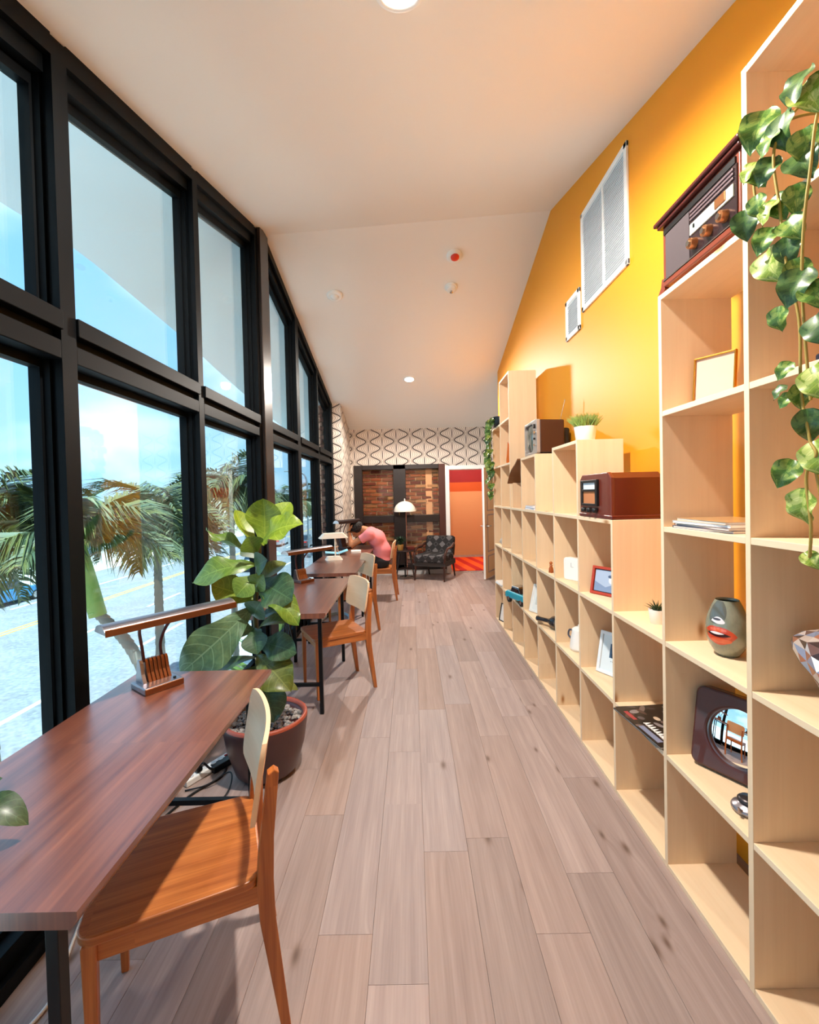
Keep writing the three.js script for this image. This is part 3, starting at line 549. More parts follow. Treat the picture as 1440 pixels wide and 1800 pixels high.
// reddish-brown mantel radio
{
  const g = onShelf('radio', 'red-brown wooden tabletop radio with orange speaker cloth, in the middle of the bookcase', 'radio', 1.115, 3, 2.42);
  const w = 0.40, h = 0.235, d = 0.24, sh = poly([[-w / 2, 0], [w / 2, 0], [w / 2, h - 0.028], [w / 2 - 0.035, h], [-w / 2 + 0.035, h], [-w / 2, h - 0.028]]);
  const wood = phys('#5a160f', 0.3, { clearcoat: 0.5, clearcoatRoughness: 0.2 });
  mesh('cabinet', ext(sh, d, 0.008).translate(0, 0, -d / 2), wood, g);
  mesh('front_board', ext(sh, 0.012, 0.004).scale(1.01, 1.01, 1).translate(0, 0, d / 2 - 0.004), phys('#6b2a1c', 0.35, { clearcoat: 0.3 }), g);
  mesh('plinth', box(w + 0.02, 0.022, d + 0.03, 0, 0.011, 0, 0.006), wood, g);
  const z = d / 2 + 0.0185, x = -0.045;
  mesh('bezel', ext(poly([[-0.11, 0.065], [0.11, 0.065], [0.11, 0.205], [-0.11, 0.205]], [[[-0.085, 0.155], [0.085, 0.155], [0.085, 0.19], [-0.085, 0.19]], [[-0.085, 0.078], [0.085, 0.078], [0.085, 0.143], [-0.085, 0.143]]]), 0.01, 0.002).translate(x, 0, z - 0.004), M.black, g);
  mesh('dial', box(0.172, 0.036, 0.004, x, 0.1725, z - 0.001), std('#dfe4ea', 0.5), g);
  mesh('speaker_cloth', box(0.172, 0.066, 0.004, x, 0.1105, z - 0.001), pixelCloth('#d08a58', '#b56c3c'), g);
  for (let i = 0; i < 3; i++) mesh('knob', lathe([[0.014, 0], [0.014, 0.012], [0.011, 0.02], [0, 0.021]], 20).rotateX(Math.PI / 2).translate(x - 0.07 + i * 0.075, 0.042, z - 0.002), M.black, g);
}
// portable television
{
  const g = onShelf('television', 'small brown vintage television with a bulging grey screen', 'television', 1.12, 4, 3.765);
  const wd = 0.37, h = 0.265, brown = phys('#3a1710', 0.35, { clearcoat: 0.3 });
  const body = new RoundedBoxGeometry(wd, h, 0.2, 3, 0.012), p = body.attributes.position;
  for (let i = 0; i < p.count; i++) if (p.getZ(i) < 0) { p.setX(i, p.getX(i) * 0.96); p.setY(i, p.getY(i) * 0.97); }
  mesh('case', plain(body).translate(0, h / 2 + 0.012, -0.01), brown, g);
  mesh('back_cover', box(wd * 0.72, h * 0.7, 0.07, 0, h * 0.46, -0.135, 0.02), M.black, g);
  mesh('front_frame', ext((() => { const s = roundRect(wd + 0.008, h + 0.006, 0.015, 0, h / 2 + 0.012); s.holes.push(roundRect(0.25, 0.23, 0.035, -0.05, h / 2 + 0.012)); return s; })(), 0.022, 0.003).translate(0, 0, 0.09), std('#a59b94', 0.35, 0.2), g);
  const sc = new THREE.SphereGeometry(0.42, 24, 16, 0, Math.PI * 2, 0, 0.34).rotateX(Math.PI / 2), q = sc.attributes.position;
  for (let i = 0; i < q.count; i++) q.setXYZ(i, clamp(q.getX(i), -0.132, 0.132), clamp(q.getY(i), -0.118, 0.118), q.getZ(i) - 0.395 + 0.092);
  sc.computeVertexNormals(); mesh('screen', plain(sc).translate(-0.05, h / 2 + 0.012, 0), phys('#56645f', 0.08, { clearcoat: 1 }), g);
  for (let i = 0; i < 4; i++) mesh('knob', cyl(i < 2 ? 0.017 : 0.008, i < 2 ? 0.018 : 0.009, 0.018, 0, 0, 0, 20).rotateX(Math.PI / 2).translate(0.14, h * 0.86 - i * 0.05, 0.12), i & 1 ? M.chrome : M.black, g);
  for (const s of [-1, 1]) mesh('foot', box(0.03, 0.014, 0.14, s * 0.13, 0.006, 0, 0.003), M.black, g);
  mesh('antenna', [rod(V(0.1, h, -0.1), V(0.17, h + 0.16, -0.12), 0.0025), ball(0.005, 0.17, h + 0.16, -0.12)], M.chrome, g);
}
function frameThing(label, X, r, Z, turn, w, h, bw, m, inner, tilt = 0.14, cat = 'picture frame') {
  const g = onShelf('picture_frame', label, cat, X, r, Z, turn), t = new THREE.Matrix4().makeRotationX(-tilt);
  const s = poly([[-w / 2, 0], [w / 2, 0], [w / 2, h], [-w / 2, h]], [[[-w / 2 + bw, bw], [w / 2 - bw, bw], [w / 2 - bw, h - bw], [-w / 2 + bw, h - bw]]]);
  mesh('frame', ext(s, 0.012, 0.003).applyMatrix4(t), m, g);
  mesh('backing', box(w - 0.006, h - 0.006, 0.004, 0, h / 2, 0.001).applyMatrix4(t), M.black, g);
  for (const [n, q, mm] of inner) mesh(n, q.applyMatrix4(t), mm, g);
  mesh('strut', stick(V(0, h * 0.62 * Math.cos(tilt), -h * 0.62 * Math.sin(tilt)), V(0, 0.003, -h * 0.45), 0.03, 0.004), M.black, g);
  return g;
}
frameThing('thin gold picture frame holding a blank pinkish card', 1.12, 4, 1.662, 0.54, 0.142, 0.19, 0.006, M.gold, [['card', box(0.13, 0.178, 0.003, 0, 0.095, 0.005), phys('#d9b5a2', 0.2, { clearcoat: 0.8, clearcoatRoughness: 0.1 })]], 0.1);
{
  const pic = (f, w = 128, h = 128) => std('#ffffff', 0.35, 0, { map: drawn(w, h, f) });
  const g1 = box(0.16, 0.12, 0.003, 0, 0.08, 0.005); unitUV(g1, 0.16, 0.12, 0, 0.08);
  frameThing('picture frame with a bright red-orange border', 1.085, 2, 2.53, 0.5, 0.2, 0.16, 0.016, std('#b23a1e', 0.35), [['photograph', g1, pic((c) => { c.fillStyle = '#a9b9d2'; c.fillRect(0, 0, 128, 128); c.fillStyle = '#7f93b4'; c.beginPath(); c.moveTo(0, 128); c.lineTo(0, 70); c.lineTo(60, 100); c.lineTo(128, 60); c.lineTo(128, 128); c.fill(); c.fillStyle = '#e8ecf2'; c.beginPath(); c.ellipse(92, 50, 18, 26, 0.3, 0, 7); c.fill(); c.fillStyle = '#4a5a78'; c.beginPath(); c.ellipse(80, 34, 12, 9, 0, 0, 7); c.fill(); })]], 0.2);
  const g2 = box(0.17, 0.2, 0.003, 0, 0.1175, 0.005); unitUV(g2, 0.17, 0.2, 0, 0.1175);
  frameThing('white picture frame with a wide mat round a blue photograph', 1.105, 1, 2.5, 0.5, 0.21, 0.235, 0.019, std('#e9eef2', 0.3), [['photograph', g2, pic((c) => { c.fillStyle = '#dfe9ee'; c.fillRect(0, 0, 128, 150); c.fillStyle = '#34506e'; c.fillRect(38, 34, 56, 58); c.fillStyle = '#5d83a8'; c.beginPath(); c.arc(66, 56, 15, 0, 7); c.fill(); c.fillStyle = '#1d2c44'; c.fillRect(46, 74, 42, 18); c.fillStyle = '#9aa7b2'; for (let i = 0; i < 5; i++) c.fillRect(46 + i * 8, 104, 5, 4); }, 128, 150)]], 0.22);
  const g3 = box(0.2, 0.2, 0.003, 0, 0.1175, 0.005); unitUV(g3, 0.2, 0.2, 0, 0.1175);
  frameThing('plain white picture frame leaning in a lower cube of the middle columns', 1.065, 1, 3.84, 0.42, 0.22, 0.24, 0.02, std('#f4f3ee', 0.3), [['photograph', g3, pic((c) => { c.fillStyle = '#eef1ee'; c.fillRect(0, 0, 128, 128); c.fillStyle = '#cfd6d2'; c.fillRect(30, 34, 68, 62); })]], 0.26);
  const g4 = box(0.2, 0.2, 0.003, 0, 0.1, 0.005); unitUV(g4, 0.2, 0.2, 0, 0.1);
  frameThing('black-edged white picture standing on the floor-level shelf at the far end', 1.03, 0, 5.12, 0.35, 0.2, 0.2, 0.009, M.black, [['photograph', g4, std('#eeeae4', 0.4)]], 0.2);
}
function unitUV(g, w, h, cx, cy) { const p = g.attributes.position, uv = g.attributes.uv; for (let i = 0; i < p.count; i++) uv.setXY(i, (p.getX(i) - cx) / w + 0.5, (p.getY(i) - cy) / h + 0.5); return g; }
// magazines and flat books
function magazine(label, X, r, Z, turn, w, d, t, cover, dy, edge = '#ece8e0', group) {
  const g = onShelf('magazine', label, 'magazine', X, r, Z, turn, group, dy);
  mesh('pages', box(w - 0.002, t - 0.0016, d - 0.003, 0.001, t / 2, 0), std(edge, 0.8), g);
  const c = box(w, 0.0012, d, 0, t - 0.0004, 0); { const p = c.attributes.position, uv = c.attributes.uv; for (let i = 0; i < p.count; i++) uv.setXY(i, p.getX(i) / w + 0.5, -p.getZ(i) / d + 0.5); }
  mesh('cover', c, cover, g); mesh('spine', box(0.0012, t, d, -w / 2, t / 2, 0), cover, g); mesh('back_cover', box(w, 0.0012, d, 0, 0.0006, 0), cover, g);
  return g;
}
{
  const gl = (c) => phys(c, 0.3, { clearcoat: 0.4 });
  let y = 0;
  [['dark blue magazine at the bottom of the flat stack in the tall column', 0.3, 0.215, '#27406e', 0.05], ['maroon magazine second from the bottom of the flat stack in the tall column', 0.31, 0.21, '#6a2c38', -0.04], ['white-edged magazine third from the bottom of the flat stack in the tall column', 0.3, 0.22, '#dfd6cf', 0.02], ['tan magazine on top of the flat stack in the tall column', 0.29, 0.21, '#c39a68', -0.06]].forEach(([l, w, d, c, t], i) => { magazine(l, 1.105, 3, 1.565, t, w, d, 0.009, gl(c), y, i === 2 ? '#ffffff' : '#d9cfc6', 'flat stack of magazines in the tall column'); y += 0.0091; });
  const cover = phys('#ffffff', 0.3, { clearcoat: 0.5, map: drawn(512, 400, (c) => {
    c.fillStyle = '#161314'; c.fillRect(0, 0, 512, 400);
    let s = 5; const r = () => { s = (s * 16807) % 2147483647; return s / 2147483647; };
    for (let i = 0; i < 26; i++) { c.fillStyle = ['#5a5152', '#3c3536', '#8a8180', '#4a3430', '#6b5a55'][i % 5]; c.beginPath(); c.ellipse(r() * 512, 60 + r() * 330, 14 + r() * 40, 8 + r() * 16, r() * 3, 0, 7); c.fill(); }
    c.fillStyle = '#e8e4e0'; c.beginPath(); c.arc(250, 130, 18, 0, 7); c.fill(); c.fillStyle = '#cdb79e'; c.beginPath(); c.ellipse(190, 190, 28, 20, 0, 0, 7); c.fill();
    c.strokeStyle = '#d9d4cf'; c.lineWidth = 9; c.beginPath(); c.moveTo(40, 30); for (let x = 40; x < 480; x += 22) c.lineTo(x, 26 + (x / 22 & 1) * 10); c.stroke();
    c.strokeStyle = '#f2efec'; c.lineWidth = 11; c.beginPath(); for (let i = 0; i < 9; i++) { const x = 230 + i * 28; c.moveTo(x, 320); c.lineTo(x + 5, 286); c.lineTo(x + 17, 318); } c.stroke();
    c.fillStyle = '#7d86a0'; c.fillRect(260, 340, 200, 40); c.fillStyle = '#a4343a'; c.fillRect(60, 330, 120, 30);
  }) });
  magazine('upper black illustrated magazine jutting from the low bookcase step', 1.075, 1, 1.955, 0.1, 0.34, 0.25, 0.007, cover, 0.0071, '#b9b2aa', 'black illustrated magazines');
  magazine('lower black illustrated magazine under the one jutting from the low step', 1.085, 1, 1.97, 0.02, 0.34, 0.25, 0.007, gl('#1c191b'), 0, '#b9b2aa', 'black illustrated magazines');
  [['#d5d8e2', 'pale magazine on top of the flat pair in a middle column'], ['#2b2c4a', 'dark navy magazine under the pale one in a middle column']].forEach(([c, l], i) => magazine(l, 1.09, 3, 3.79, i * 0.05 - 0.05, 0.28, 0.2, 0.016, gl(c), (1 - i) * 0.0165, '#e6e6ee'));
  [['#eef0ee', 'white leaflet on top of the pair at the far end of the bookcase'], ['#d6dad8', 'grey-white leaflet under the top one at the far end of the bookcase']].forEach(([c, l], i) => magazine(l, 1.07, 1, 5.11, 0.12 * i, 0.26, 0.2, 0.012, gl(c), (1 - i) * 0.0125, '#ffffff'));
  const ob = onShelf('book', 'orange book leaning in the tall far column', 'book', 1.06, 4, 4.58, 0.0);
  const o = std('#d5702a', 0.5), t = new THREE.Matrix4().makeRotationZ(-0.42);
  mesh('cover', [box(0.003, 0.21, 0.16, -0.014, 0.105, 0), box(0.003, 0.21, 0.16, 0.014, 0.105, 0), box(0.03, 0.21, 0.003, 0, 0.105, 0.08)].map((q) => q.applyMatrix4(t).translate(-0.02, 0.008, 0)), o, ob); mesh('pages', box(0.025, 0.204, 0.155, 0, 0.105, 0).applyMatrix4(t).translate(-0.02, 0.008, 0), M.paper, ob);
}
// lip-print vase
{
  const g = thing('vase', 'smoky green egg-shaped vase printed with red lips', 'vase', [1.112, shelfTop(2), 1.592]);
  T.lips = drawn(1024, 512, (c, w, h) => {
    c.fillStyle = '#7c8270'; c.fillRect(0, 0, w, h);
    for (let i = 0; i < 300; i++) { c.fillStyle = i & 1 ? 'rgba(120,124,108,0.25)' : 'rgba(150,150,134,0.22)'; c.beginPath(); c.ellipse((i * 379) % w, (i * 211) % h, 40, 60, 0, 0, 7); c.fill(); }
    const x = 0, y = 0; c.translate(w * 0.838, h * 0.56); c.scale(1.5, 1.35);
    c.fillStyle = '#5d5f58'; c.beginPath(); c.ellipse(x - 20, y - 120, 60, 70, 0, 0, 7); c.fill();
    c.fillStyle = '#e9e2e4'; c.beginPath(); c.moveTo(x - 48, y - 66); c.quadraticCurveTo(x - 10, y - 118, x + 30, y - 70); c.quadraticCurveTo(x + 40, y - 52, x - 10, y - 54); c.fill();
    c.fillStyle = '#4c4348'; c.beginPath(); c.ellipse(x - 14, y - 78, 24, 7, 0, 0, 7); c.fill();
    c.fillStyle = '#d0401f'; c.beginPath(); c.moveTo(x - 95, y + 6); c.quadraticCurveTo(x - 50, y - 48, x - 12, y - 36); c.quadraticCurveTo(x + 50, y - 44, x + 92, y + 12); c.quadraticCurveTo(x + 40, y + 78, x - 15, y + 68); c.quadraticCurveTo(x - 62, y + 58, x - 95, y + 6); c.fill();
    c.fillStyle = '#e8633a'; c.beginPath(); c.ellipse(x + 10, y + 44, 56, 15, 0, 0, 7); c.fill(); c.beginPath(); c.ellipse(x - 4, y - 20, 44, 9, 0, 0, 7); c.fill();
    c.fillStyle = '#3a0f10'; c.beginPath(); c.moveTo(x - 74, y + 8); c.quadraticCurveTo(x - 10, y - 22, x + 62, y + 10); c.quadraticCurveTo(x, y + 36, x - 74, y + 8); c.fill();
    c.fillStyle = '#f4f0f2'; c.beginPath(); c.moveTo(x - 50, y + 2); c.quadraticCurveTo(x - 10, y - 16, x + 30, y + 2); c.quadraticCurveTo(x - 10, y + 16, x - 50, y + 2); c.fill();
    c.fillStyle = '#8a5a2c'; c.beginPath(); for (let i = 0; i < 10; i++) { const a = i * Math.PI / 5 - 1.5, r = i & 1 ? 14 : 34; c.lineTo(x - 84 + r * Math.cos(a), y + 8 + r * Math.sin(a)); } c.fill();
  });
  const pr = []; for (let i = 0; i <= 20; i++) { const t = i / 20; pr.push([mix(0.03, 0.037, t) + 0.034 * Math.pow(Math.sin(Math.PI * Math.pow(t, 0.85)), 0.9), t * 0.196]); }
  mesh('body', lathe([[0, 0], [0.034, 0], ...pr.slice(1), [0.036, 0.198], [0.034, 0.19]], 48), phys('#ffffff', 0.16, { map: T.lips, clearcoat: 0.8, clearcoatRoughness: 0.1 }), g);
}
// rounded brown mirror, leaning
{
  const g = thing('mirror', 'chocolate-brown rounded square frame round a circular mirror', 'mirror', [1.15, shelfTop(1), 1.60], FACE + 0.54);
  const s = roundRect(0.285, 0.285, 0.03, 0, 0.1425), hole = new THREE.Path(); hole.absarc(0.004, 0.14, 0.1, 0, Math.PI * 2, true); s.holes.push(hole);
  const t = new THREE.Matrix4().makeRotationX(-0.2);
  const br = phys('#4a1d16', 0.35, { clearcoat: 0.3 });
  mesh('frame', ext(s, 0.04, 0.008, 40).applyMatrix4(t), br, g); mesh('back_board', box(0.27, 0.27, 0.004, 0, 0.1425, 0.002).applyMatrix4(t), br, g);
  mesh('mirror_glass', plain(new THREE.SphereGeometry(0.6, 48, 20, 0, Math.PI * 2, 0, 0.174).translate(0, -0.6, 0).rotateX(Math.PI / 2)).translate(0.004, 0.14, 0.036).applyMatrix4(t), std('#f2f4f4', 0.015, 1), g);
}
// pewter inkwell
{
  const g = thing('inkwell', 'small dark pewter pot with a domed lid before the round mirror', 'pot', [1.06, shelfTop(1), 1.43], 0.5);
  mesh('body', lathe([[0, 0], [0.036, 0], [0.046, 0.005], [0.048, 0.012], [0.044, 0.02], [0.03, 0.027], [0.026, 0.03]], 36), M.silver, g);
  mesh('lid', lathe([[0.026, 0.029], [0.03, 0.033], [0.03, 0.04], [0.022, 0.047], [0, 0.05]], 32), std('#4a4446', 0.35, 0.8), g);
  mesh('lug', [box(0.014, 0.008, 0.01, -0.05, 0.02, 0, 0.002), rod(V(-0.056, 0.016, 0), V(-0.06, 0.034, 0), 0.003)], M.silver, g);
}
// white table clock, white jug, bottle, oddments
{
  let g = onShelf('table_clock', 'small white rounded clock at the cube edge above the white jug', 'clock', 1.075, 2, 3.0, 0.5);
  mesh('case', ext(roundRect(0.13, 0.15, 0.02, 0, 0.075), 0.04, 0.006).translate(0, 0, -0.02), M.plastic, g);
  mesh('dial', cyl(0.045, 0.045, 0.003, 0, 0, 0, 32).rotateX(Math.PI / 2).translate(0, 0.09, 0.022), std('#e6e2da', 0.4), g);
  mesh('hand', [box(0.003, 0.03, 0.002, 0, 0.103, 0.025), box(0.022, 0.003, 0.002, 0.01, 0.09, 0.025)], std('#7a7670', 0.4), g);
  mesh('button', box(0.04, 0.008, 0.004, 0, 0.02, 0.022, 0.002), std('#bdb8b0', 0.4), g);
  g = onShelf('jug', 'white enamel jug in a lower cube left of the white-framed picture', 'jug', 1.085, 1, 2.935, 0.3);
  mesh('body', lathe([[0, 0], [0.062, 0], [0.066, 0.02], [0.058, 0.08], [0.05, 0.12], [0.05, 0.135], [0.046, 0.14], [0, 0.14]], 32), M.whitePot, g);
  mesh('handle', tube([V(-0.045, 0.12, 0.02), V(-0.075, 0.115, 0.025), V(-0.082, 0.08, 0.028), V(-0.06, 0.06, 0.022)], 0.006, 24, 8), std('#4c4a58', 0.4), g);
  mesh('lid', lathe([[0.048, 0.139], [0.03, 0.15], [0.01, 0.153], [0.012, 0.165], [0, 0.168]], 24), M.whitePot, g);
  g = thing('bottle', 'black bottle lying on its side, neck over the shelf edge', 'bottle', [1.075, shelfTop(1) + 0.053, 3.37], FACE);
  mesh('body', lathe([[0, -0.1], [0.04, -0.1], [0.05, -0.085], [0.052, 0.0], [0.046, 0.035], [0.022, 0.065], [0.016, 0.085], [0.016, 0.17], [0.019, 0.172], [0.019, 0.185], [0, 0.186]], 32).rotateX(Math.PI / 2).rotateY(-0.95), phys('#150d0f', 0.18, { clearcoat: 0.6 }), g);
  mesh('label', lathe([[0.0525, -0.07], [0.0525, -0.01]], 32).rotateX(Math.PI / 2).rotateY(-0.95), std('#6d5a48', 0.6), g);
  g = onShelf('figurine', 'tiny amber wooden figurine in an upper middle cube', 'figurine', 1.015, 2, 3.3);
  mesh('body', lathe([[0, 0], [0.018, 0], [0.015, 0.03], [0.009, 0.045], [0.012, 0.055], [0, 0.062]], 18), std('#a5551f', 0.4), g); mesh('head', ball(0.012, 0, 0.07, 0), std('#b7652b', 0.4), g);
  g = onShelf('shell', 'small grey seashell in the farthest column', 'shell', 1.04, 2, 5.1);
  const sp = []; for (let i = 0; i < 40; i++) { const a = i * 0.35, r = 0.045 * Math.exp(-i * 0.05); sp.push(V(r * Math.cos(a), 0.045 + 0.9 * r * Math.sin(a), i * 0.0008)); } mesh('whorl', tube(sp, 0.022, 90, 8), std('#b9b1a6', 0.5), g); mesh('lip', ball(0.022, 0.045, 0.03, 0, 1, 1, 1.4), std('#d8cfc6', 0.5), g);
  g = onShelf('curved_board', 'curved bent-plywood board arching down between two columns', 'board', 0, 3, 0); g.position.set(0, 0, 0); g.rotation.y = 0;
  const prof = []; for (let i = 0; i <= 14; i++) { const t = i / 14; prof.push([ZE(7) + TH / 2 + 0.001 + t * (S - TH - 0.002), mix(1.80, 1.60, t) + 0.028 * Math.sin(t * Math.PI) - 0.012 * Math.sin(t * 6.28)]); }
  mesh('board', slabX([...prof, ...prof.slice().reverse().map(([Z, h]) => [Z, h - 0.012])], 0.95, 1.22), std('#7a4a22', 0.5), g);
  mesh('support', [span(1.0, 1.2, shelfTop(3), 1.595, ZE(8) - TH / 2 - 0.016, ZE(8) - TH / 2 - 0.003)], M.maple, g);
}
// turquoise toy van
{
  const g = thing('toy_car', 'turquoise vintage toy car with a silver roof on a low shelf', 'toy car', [1.0, shelfTop(1), 4.2], FACE + 0.35);
  g.scale.set(1.05, 1.3, 1.1);
  const tq = phys('#22a2b8', 0.2, { clearcoat: 0.8 });
  const side = poly([[-0.15, 0.03], [0.15, 0.03], [0.155, 0.065], [0.13, 0.08], [-0.125, 0.085], [-0.155, 0.07]]);
  mesh('body', ext(side, 0.1, 0.01).translate(0, 0, -0.05), tq, g);
  mesh('cabin', ext(poly([[-0.085, 0.08], [0.075, 0.08], [0.045, 0.118], [-0.06, 0.118]]), 0.084, 0.006).translate(0, 0, -0.042), phys('#2a2426', 0.15, { clearcoat: 1 }), g);
  mesh('roof', ext(poly([[-0.066, 0.116], [0.05, 0.116], [0.042, 0.126], [-0.058, 0.126]]), 0.084, 0.005).translate(0, 0, -0.042), M.chrome, g);
  for (const x of [-0.095, 0.095]) for (const z of [-0.05, 0.05]) { const w = mesh('wheel', cyl(0.03, 0.03, 0.018, 0, 0, 0, 24).rotateX(Math.PI / 2).translate(x, 0.03, z), M.black, g); mesh('hub', cyl(0.015, 0.015, 0.004, 0, 0, 0, 18).rotateX(Math.PI / 2).translate(x, 0.03, z * 1.2), M.chrome, w); }
  for (const x of [-0.162, 0.162]) mesh('bumper', box(0.01, 0.014, 0.11, x, 0.042, 0, 0.004), M.chrome, g);
  for (const z of [-0.035, 0.035]) mesh('headlight', ball(0.011, -0.158, 0.066, z), M.white, g);
}
// white pots with small plants
function pot(g, r0, r1, h, m = M.whitePot) {
  mesh('pot', lathe([[0, 0], [r0, 0], [r1, h], [r1 - 0.006, h], [r1 - 0.008, h - 0.012], [0, h - 0.014]], 40), m, g);
  mesh('soil', cyl(r1 - 0.009, r1 - 0.009, 0.006, 0, h - 0.013, 0, 24), M.soil, g);
}
{
  let g = thing('potted_succulent', 'small dark spiky succulent in a white pot on the low bookcase step', 'potted plant', [1.08, shelfTop(2), 1.99]);
  pot(g, 0.028, 0.036, 0.062);
  const lf = (() => { const q = new THREE.ConeGeometry(0.0075, 0.062, 6, 4).translate(0, 0.031, 0).scale(1, 1, 0.5), p = q.attributes.position; for (let i = 0; i < p.count; i++) p.setZ(i, p.getZ(i) + 3.2 * p.getY(i) ** 2); q.computeVertexNormals(); return plain(q); })();
  const gm = [std('#3c4a2c', 0.5), std('#4d5a34', 0.5)];
  for (let i = 0; i < 30; i++) { const m = share('leaf', lf, gm[i & 1], g, V(0, 0.05, 0)); m.rotation.set(0, i * 2.4, 0); m.rotateX(0.95 * Math.sqrt(i / 30)); m.scale.setScalar(0.75 + 0.3 * rnd()); }
  g = thing('potted_grass', 'bushy green grass plant in a white pot on the bookcase beside the television', 'potted plant', [1.1, shelfTop(4), 2.83]);
  pot(g, 0.054, 0.068, 0.1);
  const tufts = [], bl = new THREE.ConeGeometry(0.0042, 0.1, 3, 3).translate(0, 0.05, 0); { const p = bl.attributes.position; for (let i = 0; i < p.count; i++) p.setZ(i, p.getZ(i) + 1.5 * p.getY(i) ** 2); }
  for (let i = 0; i < 900; i++) { const a = rnd() * 6.28, r = 0.055 * Math.sqrt(rnd()), q = bl.clone().scale(1, 0.55 + 0.5 * rnd(), 1).rotateX(rr(0, 0.75) * r / 0.05).rotateY(-a + 1.57 + rr(-0.6, 0.6)).translate(r * Math.cos(a), 0.088, r * Math.sin(a)); const c = new THREE.Color().setHSL(0.2 + 0.06 * rnd(), 0.6, 0.16 + 0.2 * rnd()), n = q.attributes.position.count, cc = new Float32Array(n * 3); for (let k = 0; k < n; k++) cc.set([c.r, c.g, c.b], k * 3); q.setAttribute('color', new THREE.BufferAttribute(cc, 3)); tufts.push(q); }
  mesh('grass', tufts, std('#ffffff', 0.6, 0, { vertexColors: true }), g).userData.kind = 'stuff';
}
// mauve radio and faceted sculpture in the nearest column
{
  let g = onShelf('radio', 'mauve portable radio with black ribs, half out of frame in the tallest column', 'radio', 1.09, 4, 1.02);
  mesh('case', box(0.24, 0.17, 0.12, 0, 0.085, 0, 0.01), phys('#8a5f66', 0.35), g);
  mesh('base', box(0.25, 0.03, 0.125, 0, 0.015, 0.002, 0.006), std('#1c1a2a', 0.4), g);
  for (let i = 0; i < 9; i++) mesh('rib', box(0.16, 0.006, 0.008, 0.02, 0.05 + i * 0.0125, 0.061, 0.002), M.black, g);
  mesh('handle', tube([V(-0.1, 0.165, 0), V(-0.095, 0.2, 0), V(0.095, 0.2, 0), V(0.1, 0.165, 0)], 0.007, 30, 8), std('#6d474d', 0.4), g);
  g = thing('sculpture', 'faceted collage sculpture like a crumpled stone, in the tallest column', 'sculpture', [0, 0, 0]);
  const q = new THREE.IcosahedronGeometry(1, 3), p = q.attributes.position, key = {};
  for (let i = 0; i < p.count; i++) { let v = V(0, 0, 0).fromBufferAttribute(p, i); const n = 1 + 0.16 * perlin.noise(v.x * 2.2 + 4, v.y * 2.2, v.z * 2.2) + 0.06 * perlin.noise(v.x * 6, v.y * 6 + 2, v.z * 6); v.multiplyScalar(n); const t = clamp((-v.z + 1) / 2), k = 0.35 + 0.65 * Math.sin(Math.PI * Math.pow(1 - t, 1.0) * 0.62 + 0.0) ; p.setXYZ(i, v.x * 0.115 * k, v.y * 0.115 * k + (t - 0.5) * 0.05, v.z * 0.19); }
  const f = q.toNonIndexed ? plain(q) : q, fp = f.attributes.position, col = new Float32Array(fp.count * 3), pal = ['#c9b7ad', '#7f8aa3', '#3b2a2c', '#a4654d', '#dfe3e8', '#6b4a44', '#8fa0b4', '#e2cdbb', '#4d6f86'];
  let last = null;
  for (let i = 0; i < fp.count; i += 3) { const cx = (fp.getX(i) + fp.getX(i + 1) + fp.getX(i + 2)) * 18, cy = (fp.getY(i) + fp.getY(i + 1) + fp.getY(i + 2)) * 18, cz = (fp.getZ(i) + fp.getZ(i + 1) + fp.getZ(i + 2)) * 10; const nn = Math.abs(perlin.noise(cx, cy, cz) * 1.4 + rr(-0.12, 0.12)); last = new THREE.Color(pal[(nn * 14 | 0) % 9]); for (let k = 0; k < 3; k++) col.set([last.r, last.g, last.b], (i + k) * 3); }
  f.setAttribute('color', new THREE.BufferAttribute(col, 3)); f.deleteAttribute('normal'); f.computeVertexNormals();
  const m = mesh('stone', f, phys('#ffffff', 0.2, { vertexColors: true, clearcoat: 0.7, clearcoatRoughness: 0.1, flatShading: true }), g);
  m.geometry.translate(1.095, shelfTop(2) + 0.133, -1.105);
  mesh('plinth', lathe([[0, 0], [0.05, 0], [0.045, 0.02], [0, 0.022]], 20).translate(1.1, shelfTop(2), -1.02), M.black, g);
}
// ---------------------------------------------------------------- leaves
function leafGeo(L, Wd, prof, { nx = 6, ny = 14, arch = 0.1, fold = 0.25, wave = 0.0, waves = 4, curl = 0 } = {}) {
  const pos = [], uv = [], idx = [];
  for (let j = 0; j <= ny; j++) for (let i = 0; i <= nx; i++) {
    const t = j / ny, s = i / nx * 2 - 1, hw = Wd / 2 * prof(t), x = s * hw;
    const z = arch * L * 4 * t * (1 - t) + fold * Math.abs(x) + wave * Math.sin(t * Math.PI * waves + (s > 0 ? 0 : 1.3)) * Math.abs(s) ** 2 + curl * L * t * t * s;
    pos.push(x, t * L, z); uv.push(i / nx, t);
  }
  for (let j = 0; j < ny; j++) for (let i = 0; i < nx; i++) { const a = j * (nx + 1) + i, b = a + nx + 1; idx.push(a, a + 1, b, a + 1, b + 1, b); }
  const g = new THREE.BufferGeometry(); g.setAttribute('position', new THREE.Float32BufferAttribute(pos, 3)); g.setAttribute('uv', new THREE.Float32BufferAttribute(uv, 2)); g.setIndex(idx); g.computeVertexNormals();
  return plain(g);
}
function aim(m, base, tip, up, roll = 0) {                   // leaf local y runs to the tip, local z is its face
  const y = tip.clone().sub(base).normalize(), x = y.clone().cross(up).normalize(), z = x.clone().cross(y);
  m.position.copy(base); m.quaternion.setFromRotationMatrix(new THREE.Matrix4().makeBasis(x, y, z)); m.rotateY(roll); return m;
}
